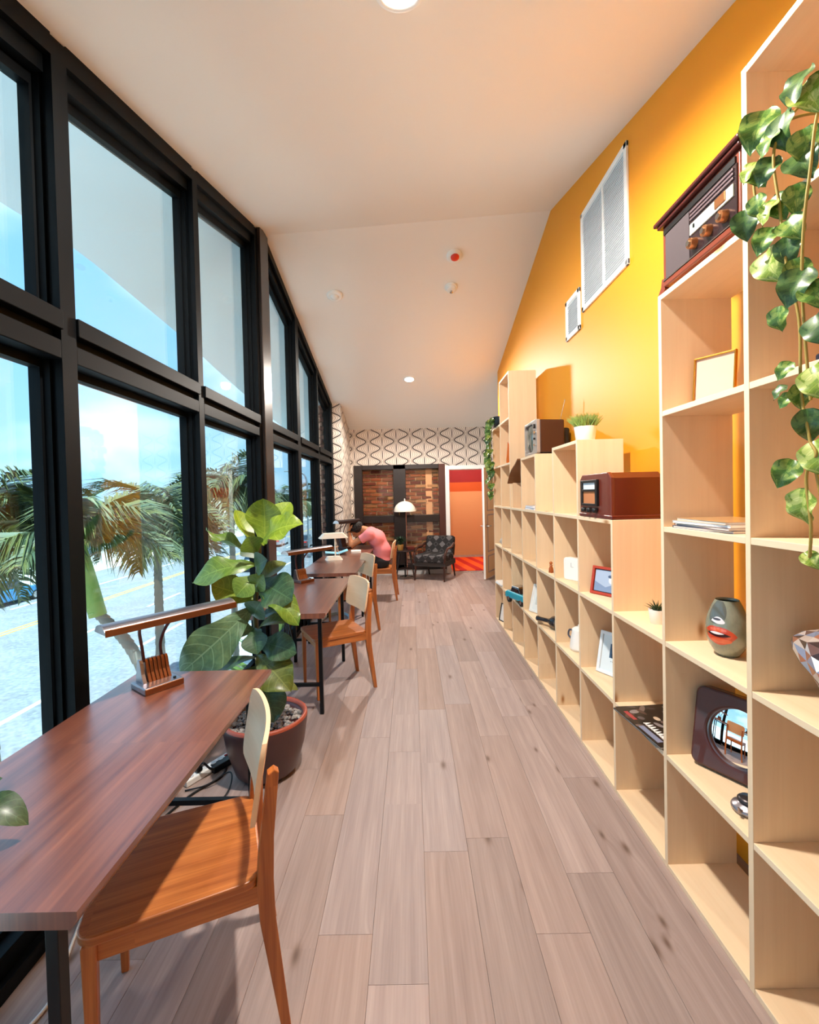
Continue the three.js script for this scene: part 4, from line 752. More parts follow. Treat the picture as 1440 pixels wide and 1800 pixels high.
function leafTex(base, vein, edge, patch) {
  return drawn(256, 512, (c, w, h) => {
    c.fillStyle = base; c.fillRect(0, 0, w, h);
    for (let i = 0; i < 120; i++) { c.fillStyle = i & 1 ? 'rgba(255,255,160,0.05)' : 'rgba(0,20,0,0.06)'; c.beginPath(); c.ellipse((i * 137) % w, (i * 331) % h, 18, 30, i, 0, 7); c.fill(); }
    if (patch) { let s = 9; const r = () => { s = (s * 16807) % 2147483647; return s / 2147483647; }; c.fillStyle = patch; for (let i = 0; i < 16; i++) { c.beginPath(); c.ellipse(r() * w, r() * h, 8 + r() * 26, 30 + r() * 70, (r() - 0.5) * 1.2, 0, 7); c.fill(); } }
    c.strokeStyle = vein; c.lineWidth = 9; c.beginPath(); c.moveTo(w / 2, 0); c.lineTo(w / 2, h); c.stroke();
    c.lineWidth = 4.5; for (let y = 20; y < h + 120; y += 62) for (const q of [-1, 1]) { c.beginPath(); c.moveTo(w / 2, y); c.quadraticCurveTo(w / 2 + q * 60, y - 20, w / 2 + q * 128, y - 95); c.stroke(); }
    if (edge) { c.strokeStyle = edge; c.lineWidth = 12; c.strokeRect(0, 0, w, h); }
  });
}
const leafMat = (t) => phys('#ffffff', 0.42, { map: t, clearcoat: 0.25, clearcoatRoughness: 0.3, transmission: 0.0, side: THREE.DoubleSide });
M.figBright = leafMat(leafTex('#748d1c', '#8fa436', null)); M.figMid = leafMat(leafTex('#55741f', '#71903a', null)); M.figDark = leafMat(leafTex('#2b4a2c', '#446643', null)); M.figOlive = leafMat(leafTex('#525e1a', '#6c7834', null)); M.figPale = leafMat(leafTex('#4e7152', '#6f9170', null));
M.pothos = [leafMat(leafTex('#44701f', '#638a36', null, 'rgba(190,196,100,0.45)')), leafMat(leafTex('#2c5220', '#46702f', null, 'rgba(140,160,80,0.3)')), leafMat(leafTex('#7c972c', '#a3b450', null, 'rgba(226,222,150,0.5)'))];
const fiddle = (t) => Math.pow(Math.sin(Math.PI * Math.pow(clamp(t, 0.0, 1), 1.25)), 0.72) * (0.74 + 0.26 * smooth(0.3, 0.65, t)) + 0.03 * (1 - t);
const heart = (t) => Math.pow(Math.sin(Math.PI * Math.pow(clamp(t, 0.02, 1), 0.62)), 0.8) * (t > 0.8 ? 1 - 0.25 * (t - 0.8) / 0.2 : 1) + 0.004;
// ---------------------------------------------------------------- the fiddle-leaf fig
{
  const g = thing('potted_fig', 'tall broad-leaved fig plant in a maroon clay pot between the front desks', 'potted plant', [-0.83, 0, 2.45]);
  const P = (X, h, Z = 2.45) => V(X + 0.83, h, 2.45 - Z);
  mesh('pot', lathe([[0, 0], [0.135, 0], [0.165, 0.03], [0.205, 0.16], [0.222, 0.27], [0.224, 0.298], [0.22, 0.308], [0.205, 0.308], [0.2, 0.295], [0.195, 0.27], [0, 0.268]], 56), phys('#452221', 0.4, { clearcoat: 0.3, clearcoatRoughness: 0.3 }), g);
  mesh('rim', lathe([[0.2, 0.296], [0.203, 0.31], [0.213, 0.318], [0.223, 0.31], [0.2235, 0.297]], 56), std('#a04a34', 0.45), g);
  const gravel = [], peb = new THREE.IcosahedronGeometry(0.012, 0); for (let i = 0; i < 420; i++) { const a = rnd() * 6.28, r = 0.19 * Math.sqrt(rnd()); const q = peb.clone().scale(rr(0.6, 1.3), rr(0.4, 0.8), rr(0.6, 1.3)).rotateY(rnd() * 6).translate(r * Math.cos(a), 0.272 + rnd() * 0.008, r * Math.sin(a)); const v = rr(0.16, 0.42), n = q.attributes.position.count, cc = new Float32Array(n * 3); for (let k = 0; k < n; k++) cc.set([v, v * 0.9, v * 0.82], k * 3); q.setAttribute('color', new THREE.BufferAttribute(cc, 3)); gravel.push(q); }
  mesh('gravel', gravel, std('#ffffff', 0.9, 0, { vertexColors: true }), g).userData.kind = 'stuff';
  mesh('stem', tube([P(-0.828, 0.26), P(-0.842, 0.45), P(-0.858, 0.64), P(-0.872, 0.86), P(-0.851, 1.1), P(-0.835, 1.27)], 0.013, 40, 10), std('#4e4a2c', 0.7), g);
  const B = M.figBright, D = M.figDark, m = M.figMid, O = M.figOlive, Pa = M.figPale;
  // base, tip (with depth), width, face direction, material, options
  const F = [
    [[-0.819, 1.24, 2.47], [-0.80, 1.50, 2.42], 0.20, [0.1, 0.1, 1], B, { arch: -0.12, fold: 0.18, wave: 0.008 }],
    [[-0.825, 1.24, 2.44], [-0.575, 1.36, 2.36], 0.21, [-0.35, 0.75, 0.65], B, { arch: 0.16, fold: 0.2, wave: 0.016, waves: 5 }],
    [[-0.86, 1.25, 2.47], [-0.985, 1.44, 2.5], 0.13, [0.9, 0.35, 0.4], B, { arch: -0.1, fold: 0.5 }],
    [[-0.84, 1.24, 2.5], [-1.16, 1.33, 2.52], 0.11, [0.2, 1, 0.25], m, { arch: -0.16, fold: 0.6, wave: 0.02 }],
    [[-0.80, 1.30, 2.5], [-0.70, 1.475, 2.6], 0.15, [-0.3, 0.2, 1], B, { arch: 0.05, fold: 0.2 }],
    [[-0.845, 1.17, 2.47], [-0.93, 1.25, 2.5], 0.13, [0.4, 0.2, 1], D, { arch: 0.05 }],
    [[-0.844, 1.13, 2.45], [-1.165, 1.06, 2.36], 0.165, [0.12, 0.75, 0.7], m, { arch: 0.16, fold: 0.15, wave: 0.012 }],
    [[-0.86, 0.95, 2.45], [-1.06, 1.055, 2.34], 0.17, [0.35, 0.25, 1], B, { arch: -0.08, fold: 0.25, wave: 0.01 }],
    [[-0.847, 1.05, 2.44], [-0.63, 0.965, 2.33], 0.215, [0.05, 0.5, 1], D, { arch: 0.08, fold: 0.12, wave: 0.012 }],
    [[-0.84, 0.975, 2.42], [-0.60, 0.835, 2.32], 0.15, [0.3, 0.85, 0.55], m, { arch: 0.2, fold: 0.3, wave: 0.018 }],
    [[-0.87, 0.92, 2.44], [-1.195, 0.62, 2.26], 0.235, [0.55, 0.25, 1], Pa, { arch: 0.13, fold: 0.12, wave: 0.014, waves: 6 }],
    [[-0.86, 0.9, 2.5], [-1.03, 0.95, 2.52], 0.11, [0, 1, 0.2], D, { arch: 0.1 }],
    [[-0.865, 0.77, 2.44], [-0.665, 0.84, 2.36], 0.10, [0.1, 0.9, 0.45], O, { arch: 0.15, fold: 0.4 }],
    [[-0.857, 0.72, 2.44], [-0.615, 0.69, 2.33], 0.155, [-0.1, 0.55, 0.9], D, { arch: 0.1, fold: 0.15, wave: 0.01 }],
    [[-0.855, 0.65, 2.42], [-0.64, 0.515, 2.27], 0.20, [0.0, 0.75, 0.75], O, { arch: 0.14, fold: 0.1, wave: 0.016, waves: 5 }],
    [[-0.845, 0.55, 2.44], [-0.745, 0.325, 2.33], 0.19, [0.3, 0.3, 1], D, { arch: 0.1, fold: 0.2, wave: 0.012 }],
    [[-0.85, 0.63, 2.44], [-1.065, 0.575, 2.3], 0.10, [0, 1, 0.35], D, { arch: 0.14, fold: 0.2 }],
    [[-0.84, 0.47, 2.46], [-0.655, 0.43, 2.48], 0.075, [0, 1, 0.4], O, { arch: 0.12 }],
    [[-0.87, 0.78, 2.44], [-0.985, 0.84, 2.36], 0.12, [0.2, -0.2, 1], Pa, { arch: 0.08, fold: 0.3 }],
    [[-0.85, 1.02, 2.47], [-0.72, 1.13, 2.55], 0.13, [-0.4, 0.6, 0.7], O, { arch: 0.12, fold: 0.3 }],
    [[-0.86, 0.83, 2.47], [-0.69, 0.87, 2.5], 0.13, [0.2, 0.9, 0.4], D, { arch: 0.16, fold: 0.2 }],
    [[-0.86, 1.0, 2.42], [-0.79, 1.1, 2.36], 0.12, [0.1, 0.3, 1], m, { arch: 0.1, fold: 0.3 }],
    [[-0.865, 0.86, 2.42], [-0.8, 0.96, 2.34], 0.14, [0.1, 0.3, 1], D, { arch: 0.12, fold: 0.2 }],
    [[-0.85, 1.12, 2.42], [-0.76, 1.18, 2.34], 0.13, [0, 0.4, 1], D, { arch: 0.1, fold: 0.3 }],
    [[-0.865, 0.8, 2.42], [-0.82, 0.69, 2.32], 0.14, [0.1, 0.2, 1], D, { arch: 0.1, fold: 0.25 }],
    [[-0.85, 0.6, 2.4], [-0.9, 0.5, 2.3], 0.15, [0.1, 0.4, 1], D, { arch: 0.1, fold: 0.2 }],
    [[-0.85, 1.08, 2.42], [-0.93, 0.99, 2.34], 0.14, [0.2, 0.4, 1], m, { arch: 0.12, fold: 0.25 }],
    [[-0.84, 1.21, 2.42], [-0.87, 1.3, 2.36], 0.13, [0.2, 0.2, 1], m, { arch: 0.05, fold: 0.3 }],
    [[-0.85, 0.68, 2.47], [-0.95, 0.72, 2.55], 0.13, [0.2, 0.6, 0.7], D, { arch: 0.12, fold: 0.2 }],
  ];
  for (const [b, t, w, n, mt, o] of F) { const bb = P(...b), tt = P(...t); aim(mesh('leaf', leafGeo(bb.distanceTo(tt), w, fiddle, { nx: 8, ny: 18, ...o }), mt, g), bb, tt, V(...n)); }
}
// small leafy plant at the left end of the front desk, mostly outside the frame
{
  const g = thing('potted_plant', 'dark green leaf of a small plant reaching in over the front desk', 'potted plant', [-1.035, 0.75, 0.985]);
  mesh('pot', lathe([[0, 0], [0.035, 0], [0.045, 0.07], [0.04, 0.07], [0.038, 0.06], [0, 0.058]], 30), std('#2d3a33', 0.5), g);
  for (let i = 0; i < 6; i++) { const a = i * 1.05 + 0.12, tip = V(0.16 * Math.cos(a), i === 0 ? 0.03 : 0.09 + 0.02 * i, -0.16 * Math.sin(a) * 0.35), b = V(0, 0.06, 0); aim(mesh('leaf', leafGeo(b.distanceTo(tip), 0.075, fiddle, { arch: 0.25, fold: 0.2 }), M.figDark, g), b, tip, V(0.1, 1, 0.3)); }
}
// ---------------------------------------------------------------- trailing pothos plants
const pothosG = [0.9, 1, 1.1].map((k) => leafGeo(0.085 * k, 0.068 * k, heart, { nx: 8, ny: 14, arch: 0.14, fold: 0.28, wave: 0.005 }));
{
  const g = thing('trailing_plant', 'variegated trailing plant spilling from the top of the tallest column', 'hanging plant', [1.11, shelfTop(5), 1.07]);
  const P = (X, h, Z) => V(X - 1.11, h - shelfTop(5), 1.07 - Z);
  mesh('pot', lathe([[0, 0], [0.07, 0], [0.095, 0.05], [0.1, 0.13], [0.092, 0.15], [0.086, 0.15], [0.084, 0.135], [0, 0.13]], 40), phys('#14161c', 0.15, { clearcoat: 1 }), g);
  mesh('rim', lathe([[0.086, 0.149], [0.09, 0.156], [0.096, 0.149]], 40), M.chrome, g);
  const vines = [
    [[1.08, 2.4, 1.08], [0.98, 2.43, 1.11], [0.93, 2.36, 1.14], [0.93, 2.18, 1.13], [0.935, 2.05, 1.12], [0.94, 1.9, 1.09], [0.94, 1.72, 1.085], [0.93, 1.6, 1.05], [0.94, 1.45, 1.03]],
    [[1.08, 2.4, 1.1], [0.97, 2.42, 1.16], [0.94, 2.34, 1.22], [0.945, 2.22, 1.22]],
    [[1.1, 2.4, 1.04], [0.97, 2.40, 1.04], [0.93, 2.2, 1.05], [0.93, 2.0, 1.07], [0.94, 1.8, 1.07], [0.94, 1.7, 1.06]],
    [[0.93, 1.6, 1.05], [0.925, 1.57, 1.03], [0.93, 1.53, 1.06], [0.93, 1.4, 1.05], [0.935, 1.33, 1.06]],
  ];
  for (const v of vines) mesh('vine', tube(v.map((q) => P(...q)), 0.0034, 60, 7), std('#a58a3c', 0.6), g);
  const spots = [[2.423, 1.179, 1.5, 0], [2.381, 1.11, 1.1, 1], [2.329, 1.242, 0.9, 0], [2.335, 1.208, 0.8, 2], [2.23, 1.243, 1.05, 1], [2.205, 1.177, 0.9, 0], [2.19, 1.142, 0.9, 2], [2.196, 1.087, 0.9, 0], [2.074, 1.192, 1.15, 2], [2.129, 1.16, 1, 0], [2.084, 1.104, 0.9, 1], [2.126, 1.129, 0.85, 0], [1.971, 1.066, 1.3, 1], [1.928, 1.13, 0.8, 0], [1.94, 1.07, 0.9, 0], [1.73, 1.116, 0.6, 1], [1.722, 1.08, 0.8, 0], [1.743, 1.056, 1.1, 2], [1.706, 1.099, 0.6, 0], [1.651, 1.056, 1, 1], [1.571, 1.055, 1.1, 2], [1.532, 1.1, 1.05, 0], [1.46, 1.06, 1.15, 2], [1.325, 1.084, 0.55, 2], [2.42, 1.05, 1.2, 1], [2.3, 1.06, 1.1, 0], [2.26, 1.1, 1.0, 1], [2.36, 1.14, 0.9, 0], [2.02, 1.09, 0.9, 0], [1.86, 1.05, 1, 1], [2.3, 1.15, 1, 1], [2.25, 1.2, 0.8, 0], [2.4, 1.08, 1.1, 2], [1.78, 1.1, 0.7, 0]];
  spots.forEach(([h, Z, k, c], i) => {
    const a = i * 2.1, b = P(0.935, h + 0.03 * k, Z + 0.012 * Math.sin(a)), t = P(0.935 - 0.03 * Math.cos(a), h - 0.05 * k, Z + 0.045 * Math.sin(a + 0.5));
    const m = aim(share('leaf', pothosG[i % 3], M.pothos[c], g), b, t, V(-0.75 + 0.3 * Math.sin(a), 0.45, 0.5 + 0.4 * Math.cos(a * 1.7))); m.scale.setScalar(k * 0.95);
  });
}
{
  const X0 = 1.03, Z0 = 5.12, y0 = shelfTop(5), g = thing('trailing_plant', 'trailing plant hanging from the far end of the bookcase, by the door', 'hanging plant', [X0, y0, Z0]);
  const P = (X, h, Z) => V(X - X0, h - y0, Z0 - Z);
  mesh('pot', lathe([[0, 0], [0.07, 0], [0.085, 0.11], [0.078, 0.11], [0.075, 0.1], [0, 0.098]], 32), phys('#1a1a1c', 0.3), g);
  const vines = [0, 1, 2, 3].map((i) => [[1.02, y0 + 0.1, 5.1 + i * 0.03], [0.95, y0 + 0.1 - i * 0.01, 5.14 + i * 0.05], [0.925, 2.1, 5.16 + i * 0.045], [0.93, 1.85, 5.2 + i * 0.02], [0.935, 1.86 - i * 0.11, 5.19 + i * 0.02], [0.935, 1.8 - i * 0.11, 5.19 + i * 0.015]]);
  for (const v of vines) { mesh('vine', tube(v.map((q) => P(...q)), 0.004, 40, 6), std('#7d7a36', 0.6), g); }
  for (let i = 0; i < 84; i++) {
    const v = new THREE.CatmullRomCurve3(vines[i % 4].map((q) => P(...q))), c = v.getPoint(0.12 + 0.88 * Math.pow(rnd(), 1.25)), a = rnd() * 6.28;
    const t = c.clone().add(V(-0.03 + 0.03 * Math.cos(a), -0.055, 0.05 * Math.sin(a)));
    const m = aim(share('leaf', pothosG[i % 3], M.pothos[[0, 1, 1, 2, 0][i % 5]], g), c, t, V(-0.6 + 0.5 * Math.sin(a * 2), 0.4, 0.8)); m.scale.setScalar(rr(0.75, 1.15));
  }
}
// dark potted plant on the side table
{
  const g = thing('potted_plant', 'dark leafy plant in a tan pot behind the seated person', 'potted plant', [-0.215, 0.53, 7.93]);
  mesh('pot', lathe([[0, 0], [0.048, 0], [0.058, 0.1], [0.052, 0.1], [0.05, 0.09], [0, 0.088]], 30), std('#c99a52', 0.5), g);
  const lg = leafGeo(0.17, 0.028, (t) => Math.sin(Math.PI * Math.pow(t, 0.7)) + 0.05, { nx: 2, ny: 8, arch: 0.25 }), lm = std('#25402a', 0.5, 0, { side: THREE.DoubleSide });
  for (let i = 0; i < 46; i++) { const a = i * 2.4, e = 0.25 + 0.75 * (i / 46), b = V(0.02 * Math.cos(a), 0.09, 0.02 * Math.sin(a)), t = b.clone().add(V(Math.cos(a) * 0.14 * e, 0.12 * (1.15 - e * 0.8), Math.sin(a) * 0.14 * e)); aim(share('leaf', lg, lm, g), b, t, V(0, 1, 0.01)); }
}
// ---------------------------------------------------------------- the person leaning on the farthest desk
{
  const C = V(-0.505, 0, -6.585);                               // above the seat; local -x is towards the glass
  const P = (x, y, z) => V(x, y, z);
  const smin = (a, b, k) => { const h = clamp(0.5 + 0.5 * (b - a) / k); return mix(b, a, h) - k * h * (1 - h); };
  function field(bones, k) {                                    // bones: [a, b, ra, rb, squash in z?]
    return (p) => {
      let d = 9;
      for (const [a, b, ra, rb] of bones) {
        const ab = b.clone().sub(a), t = clamp(p.clone().sub(a).dot(ab) / Math.max(1e-9, ab.lengthSq()));
        d = smin(d, p.distanceTo(a.clone().addScaledVector(ab, t)) - mix(ra, rb, t), k);
      }
      return d;
    };
  }
  function iso(f, c, half, cell) {
    const n = Math.ceil(2 * half / cell) + 2, mc = new MarchingCubes(n, M.black, false, false, 300000); mc.isolation = 0;
    const hs = n / 2, p = V(0, 0, 0);
    for (let z = 0; z < n; z++) for (let y = 0; y < n; y++) for (let x = 0; x < n; x++) { p.set((x - hs) / hs * half + c.x, (y - hs) / hs * half + c.y, (z - hs) / hs * half + c.z); mc.field[z * n * n + y * n + x] = -f(p); }
    mc.update();
    const m = mc.count, g = new THREE.BufferGeometry(), pos = new Float32Array(m * 3), nor = new Float32Array(m * 3);
    for (let i = 0; i < m; i++) {
      const q = V(mc.positionArray[i * 3] * half + c.x, mc.positionArray[i * 3 + 1] * half + c.y, mc.positionArray[i * 3 + 2] * half + c.z), e = 0.002;
      const nn = V(f(q.clone().setX(q.x + e)) - f(q.clone().setX(q.x - e)), f(q.clone().setY(q.y + e)) - f(q.clone().setY(q.y - e)), f(q.clone().setZ(q.z + e)) - f(q.clone().setZ(q.z - e))).normalize();
      pos.set([q.x, q.y, q.z], i * 3); nor.set([nn.x, nn.y, nn.z], i * 3);
    }
    g.setAttribute('position', new THREE.BufferAttribute(pos, 3)); g.setAttribute('normal', new THREE.BufferAttribute(nor, 3)); return plain(g);
  }
  // joints, local to C. z + is nearer to the camera
  const J = { pel: P(0.04, 0.565, 0), waist: P(0.06, 0.70, 0), chest: P(-0.02, 0.88, 0), up: P(-0.10, 0.955, 0), neck: P(-0.185, 0.995, 0), head: P(-0.305, 1.02, 0.0) };
  const sh = (s) => P(-0.115, 0.945, s * 0.165), el = { 1: P(-0.375, 0.79, 0.17), '-1': P(-0.40, 0.79, -0.2) }, wr = { 1: P(-0.415, 1.0, 0.075), '-1': P(-0.48, 0.785, 0.0) };
  const skinBones = [[J.up, J.neck, 0.07, 0.056], [J.neck, P(-0.245, 1.02, 0), 0.054, 0.052]];
  const legs = [];
  for (const s of [1, -1]) {
    skinBones.push([sh(s), el[s], 0.048, 0.037], [el[s], wr[s], 0.038, 0.025]);
    const hip = P(0.02, 0.545, s * 0.09), knee = P(-0.40, 0.555, s * 0.11), ank = P(-0.33, 0.1, s * 0.12);
    legs.push([hip, knee, 0.078, 0.056]); skinBones.push([knee, ank, 0.05, 0.034], [ank, P(-0.45, 0.03, s * 0.125), 0.032, 0.026]);
  }
  const torso = [[P(0.045, 0.56, 0.055), P(0.045, 0.56, -0.055), 0.105, 0.105], [J.pel, J.waist, 0.11, 0.105], [P(0.055, 0.7, 0.05), P(0.055, 0.7, -0.05), 0.095, 0.095], [P(-0.02, 0.87, 0.07), P(-0.02, 0.87, -0.07), 0.10, 0.10], [J.waist, J.chest, 0.105, 0.11], [sh(1), sh(-1), 0.062, 0.062], [J.chest, J.up, 0.1, 0.08]];
  const all = [...skinBones, ...torso, ...legs];
  const bodyF = field(all, 0.03);
  const parts = [iso(bodyF, P(-0.2, 0.6, 0), 0.66, 0.013)];
  // head with face turned down towards the desk: local frame: f forward (face), u crown
  const f = P(-0.62, -0.76, 0.1).normalize(), u = P(-0.72, 0.62, 0.0).normalize().addScaledVector(f, 0).normalize(), r = f.clone().cross(u).normalize(); const uu = r.clone().cross(f).normalize();
  const H = (a, b, c) => J.head.clone().addScaledVector(r, a).addScaledVector(uu, b).addScaledVector(f, c);
  const headF = field([[H(0, 0.03, -0.015), H(0, 0.03, 0.015), 0.082, 0.078], [H(0, -0.02, 0.03), H(0, -0.075, 0.055), 0.062, 0.038], [H(0, -0.01, 0.1), H(0, -0.03, 0.108), 0.011, 0.016], [H(-0.03, -0.0, 0.09), H(0.03, 0, 0.09), 0.014, 0.014], [H(-0.014, -0.062, 0.09), H(0.014, -0.062, 0.09), 0.009, 0.009], [H(0.078, -0.01, -0.01), H(0.084, 0.02, -0.02), 0.012, 0.014], [H(-0.078, -0.01, -0.01), H(-0.084, 0.02, -0.02), 0.012, 0.014], [H(0, -0.05, -0.02), J.neck, 0.05, 0.054]], 0.014);
  parts.push(iso(headF, J.head.clone(), 0.17, 0.005));
  // hands: near one flat against the brow, far one resting on the desk
  function hand(w, dir, palmN, side, curl) {
    const d = dir.clone().normalize(), n = palmN.clone().normalize(), s = d.clone().cross(n).normalize().multiplyScalar(side), at = (a, b, c) => w.clone().addScaledVector(d, a).addScaledVector(s, b).addScaledVector(n, c), bones = [];
    bones.push([w, at(0.03, 0, 0), 0.024, 0.022]);
    for (let i = 0; i < 4; i++) bones.push([at(0.012, (i - 1.5) * 0.012, 0), at(0.085, (i - 1.5) * 0.021, 0), 0.017, 0.0125]);
    for (let i = 0; i < 4; i++) { const L = [0.036, 0.042, 0.039, 0.03][i], b = (i - 1.5) * 0.022, k = curl; const p0 = at(0.088, b, 0.0), p1 = at(0.088 + L * Math.cos(k), b * 1.12, L * Math.sin(k)), p2 = p1.clone().addScaledVector(d, 0.026 * Math.cos(k * 2)).addScaledVector(n, 0.026 * Math.sin(k * 2)), p3 = p2.clone().addScaledVector(d, 0.02 * Math.cos(k * 2.7)).addScaledVector(n, 0.02 * Math.sin(k * 2.7)); bones.push([p0, p1, 0.0095, 0.0088], [p1, p2, 0.0088, 0.008], [p2, p3, 0.008, 0.0068]); }
    bones.push([at(0.02, -0.026, 0.004), at(0.055, -0.052, 0.018), 0.014, 0.0105], [at(0.055, -0.052, 0.018), at(0.085, -0.058, 0.028), 0.0105, 0.008]);
    return iso(field(bones, 0.007), at(0.08, 0, 0.01), 0.125, 0.0036);
  }
  parts.push(hand(wr[1], P(0.02, 1, 0.02), P(0.85, 0.0, -0.45), 1, 0.32));
  parts.push(hand(wr[-1], P(-0.5, -0.02, 0.8), P(0, -1, 0), 1, 0.12));
  const body = mesh('person', parts, std('#b5764c', 0.55));
  body.position.copy(C); tag(body, 'person in a pink shirt bent over the farthest desk, head on hand', 'person');
  // clothing and hair
  const shirtF = field([...torso.map(([a, b, x, y]) => [a, b, x + 0.013, y + 0.013]), ...[1, -1].map((s) => [sh(s), sh(s).lerp(el[s], 0.52), 0.066, 0.063])], 0.04);
  const cutNeck = (p) => Math.max(shirtF(p), -(p.distanceTo(P(-0.235, 1.03, 0)) - 0.085), 0.555 - p.y + 0.0 * p.x, ...[1, -1].map((s) => { const d = el[s].clone().sub(sh(s)).normalize(); return p.clone().sub(sh(s).lerp(el[s], 0.46)).dot(d) - 0.0; }).map((q, i) => (i === 0 ? p.z > 0.08 : p.z < -0.08) ? q : -1));
  const fabric = std('#e5868a', 0.85, 0, { bumpMap: pixels(128, 128, (x, y) => { const v = 128 + 120 * fbm(x * 9, y * 9, 2, 3); return [v, v, v]; }, 3, 3, false), bumpScale: 0.004 });
  mesh('shirt', iso(cutNeck, P(-0.04, 0.76, 0), 0.36, 0.009), fabric, body);
  const pantF = field([...legs.map(([a, b, x, y]) => [a, b, x + 0.014, y + 0.016]), [P(0.045, 0.535, 0.06), P(0.045, 0.535, -0.06), 0.118, 0.118]], 0.03);
  mesh('trousers', iso((p) => Math.max(pantF(p), p.y - 0.64, 0.452 - p.y), P(-0.16, 0.56, 0), 0.36, 0.010), std('#17181f', 0.85), body);
  const hairF = (p) => { const q = p.clone().sub(J.head), a = q.dot(uu), c = q.dot(f); const base = p.distanceTo(H(0, 0.035, -0.012)) - 0.106; const n = 0.008 * perlin.noise(p.x * 45, p.y * 45, p.z * 45) + 0.005 * perlin.noise(p.x * 110, p.y * 110, p.z * 110); return Math.max(base + n, c - 0.058 - a * 0.35, -a - 0.085); };
  mesh('hair', iso(hairF, J.head.clone(), 0.16, 0.0055), std('#14100f', 0.7), body);
  const wb = new THREE.TorusGeometry(0.03, 0.006, 8, 24), fd = wr[1].clone().sub(el[1]).normalize(); wb.applyQuaternion(new THREE.Quaternion().setFromUnitVectors(V(0, 0, 1), fd)).translate(...wr[1].clone().addScaledVector(fd, -0.025).toArray());
  mesh('bracelet', wb, M.black, body);
  for (const s of [1, -1]) mesh('shoe', ext((() => { const k = new THREE.Shape(); k.moveTo(0.07, 0); k.lineTo(-0.19, 0); k.quadraticCurveTo(-0.21, 0.035, -0.15, 0.055); k.quadraticCurveTo(-0.05, 0.07, -0.03, 0.11); k.lineTo(0.065, 0.11); k.quadraticCurveTo(0.085, 0.05, 0.07, 0); return k; })(), 0.07, 0.012).translate(-0.33, 0.002, s * 0.122 - 0.035), std('#20201f', 0.6), body);
}
// ---------------------------------------------------------------- outside the glass: eaves, street, palms
const GR = -4.4;
{
  // underside of the overhang, from the window head out to the eave
  const edge = (Z) => { const k = [[-3, 2.98], [2.7, 3.30], [3.3, 3.36], [4.76, 3.25], [5.68, 3.13], [7.8, 2.9], [10, 2.75]]; for (let i = 1; i < k.length; i++) if (Z <= k[i][0]) return mix(k[i - 1][1], k[i][1], (Z - k[i - 1][0]) / (k[i][0] - k[i - 1][0])); return 2.75; };
  const g = new THREE.BoxGeometry(1.0, 0.16, 12, 6, 1, 40).translate(-1.91, 0, -3.8), p = g.attributes.position;
  for (let i = 0; i < p.count; i++) { const X = p.getX(i), Z = -p.getZ(i), t = clamp((-1.41 - X) / 1.0); p.setY(i, p.getY(i) + 0.08 + mix(hc(-1.35, Z) - 0.02, edge(Z), t)); }
  g.computeVertexNormals(); struct('roof_eave', g, std('#f2f8fa', 0.8));
  struct('ground', span(-160, -1.42, GR - 0.5, GR - 0.02, -40, 200), std('#d2cfc8', 0.95));
  const asphalt = std('#b2b4b6', 0.95, 0, { map: pixels(256, 256, (u, v) => { const n = 205 + 60 * fbm(u * 40, v * 40, 1, 3) + 30 * fbm(u * 5, v * 5, 4, 3); return [n, n, n]; }, 1 / 6, 1 / 6) });
  struct('road', uvM(span(-26.5, -7.6, GR - 0.06, GR, -40, 190), 'z'), asphalt);
  struct('pavement_near', span(-7.6, -1.6, GR - 0.05, GR + 0.12, -40, 190), std('#dedad3', 0.95));
  struct('pavement_far', span(-29, -26.5, GR - 0.05, GR + 0.13, -40, 190), std('#c6c2ba', 0.95));
  const wm = std('#f4f4f0', 0.8), rd = scene.getObjectByName('road');
  for (let i = 0; i < 26; i++) for (const x of [-11.2, -14.9, -22.6]) mesh('lane_mark', span(x - 0.09, x + 0.09, GR, GR + 0.012, i * 7 - 10, i * 7 - 6.5), wm, rd);
  for (const x of [-18.6, -18.95]) mesh('lane_mark', span(x - 0.07, x + 0.07, GR, GR + 0.012, -40, 180), std('#e8c35a', 0.8), rd);
  struct('pier_1', [slabX([[7.44, GR], [7.9, GR], [7.9, 3.0], [7.44, 3.0]], -1.56, -1.43)], std('#b59a8c', 0.9));
  const pier = scene.getObjectByName('pier_1'), bm = ['#a8705a', '#95604d', '#b98670', '#8c5646'].map((c) => std(c, 0.9)), bg = plain(new RoundedBoxGeometry(0.2, 0.062, 0.05, 1, 0.005));
  for (let r = 0; r < 56; r++) share('brick', bg, bm[rnd() * 4 | 0], pier, V(-1.535 + (r & 1 ? 0.03 : 0), -0.9 + r * 0.072, -7.43));
}
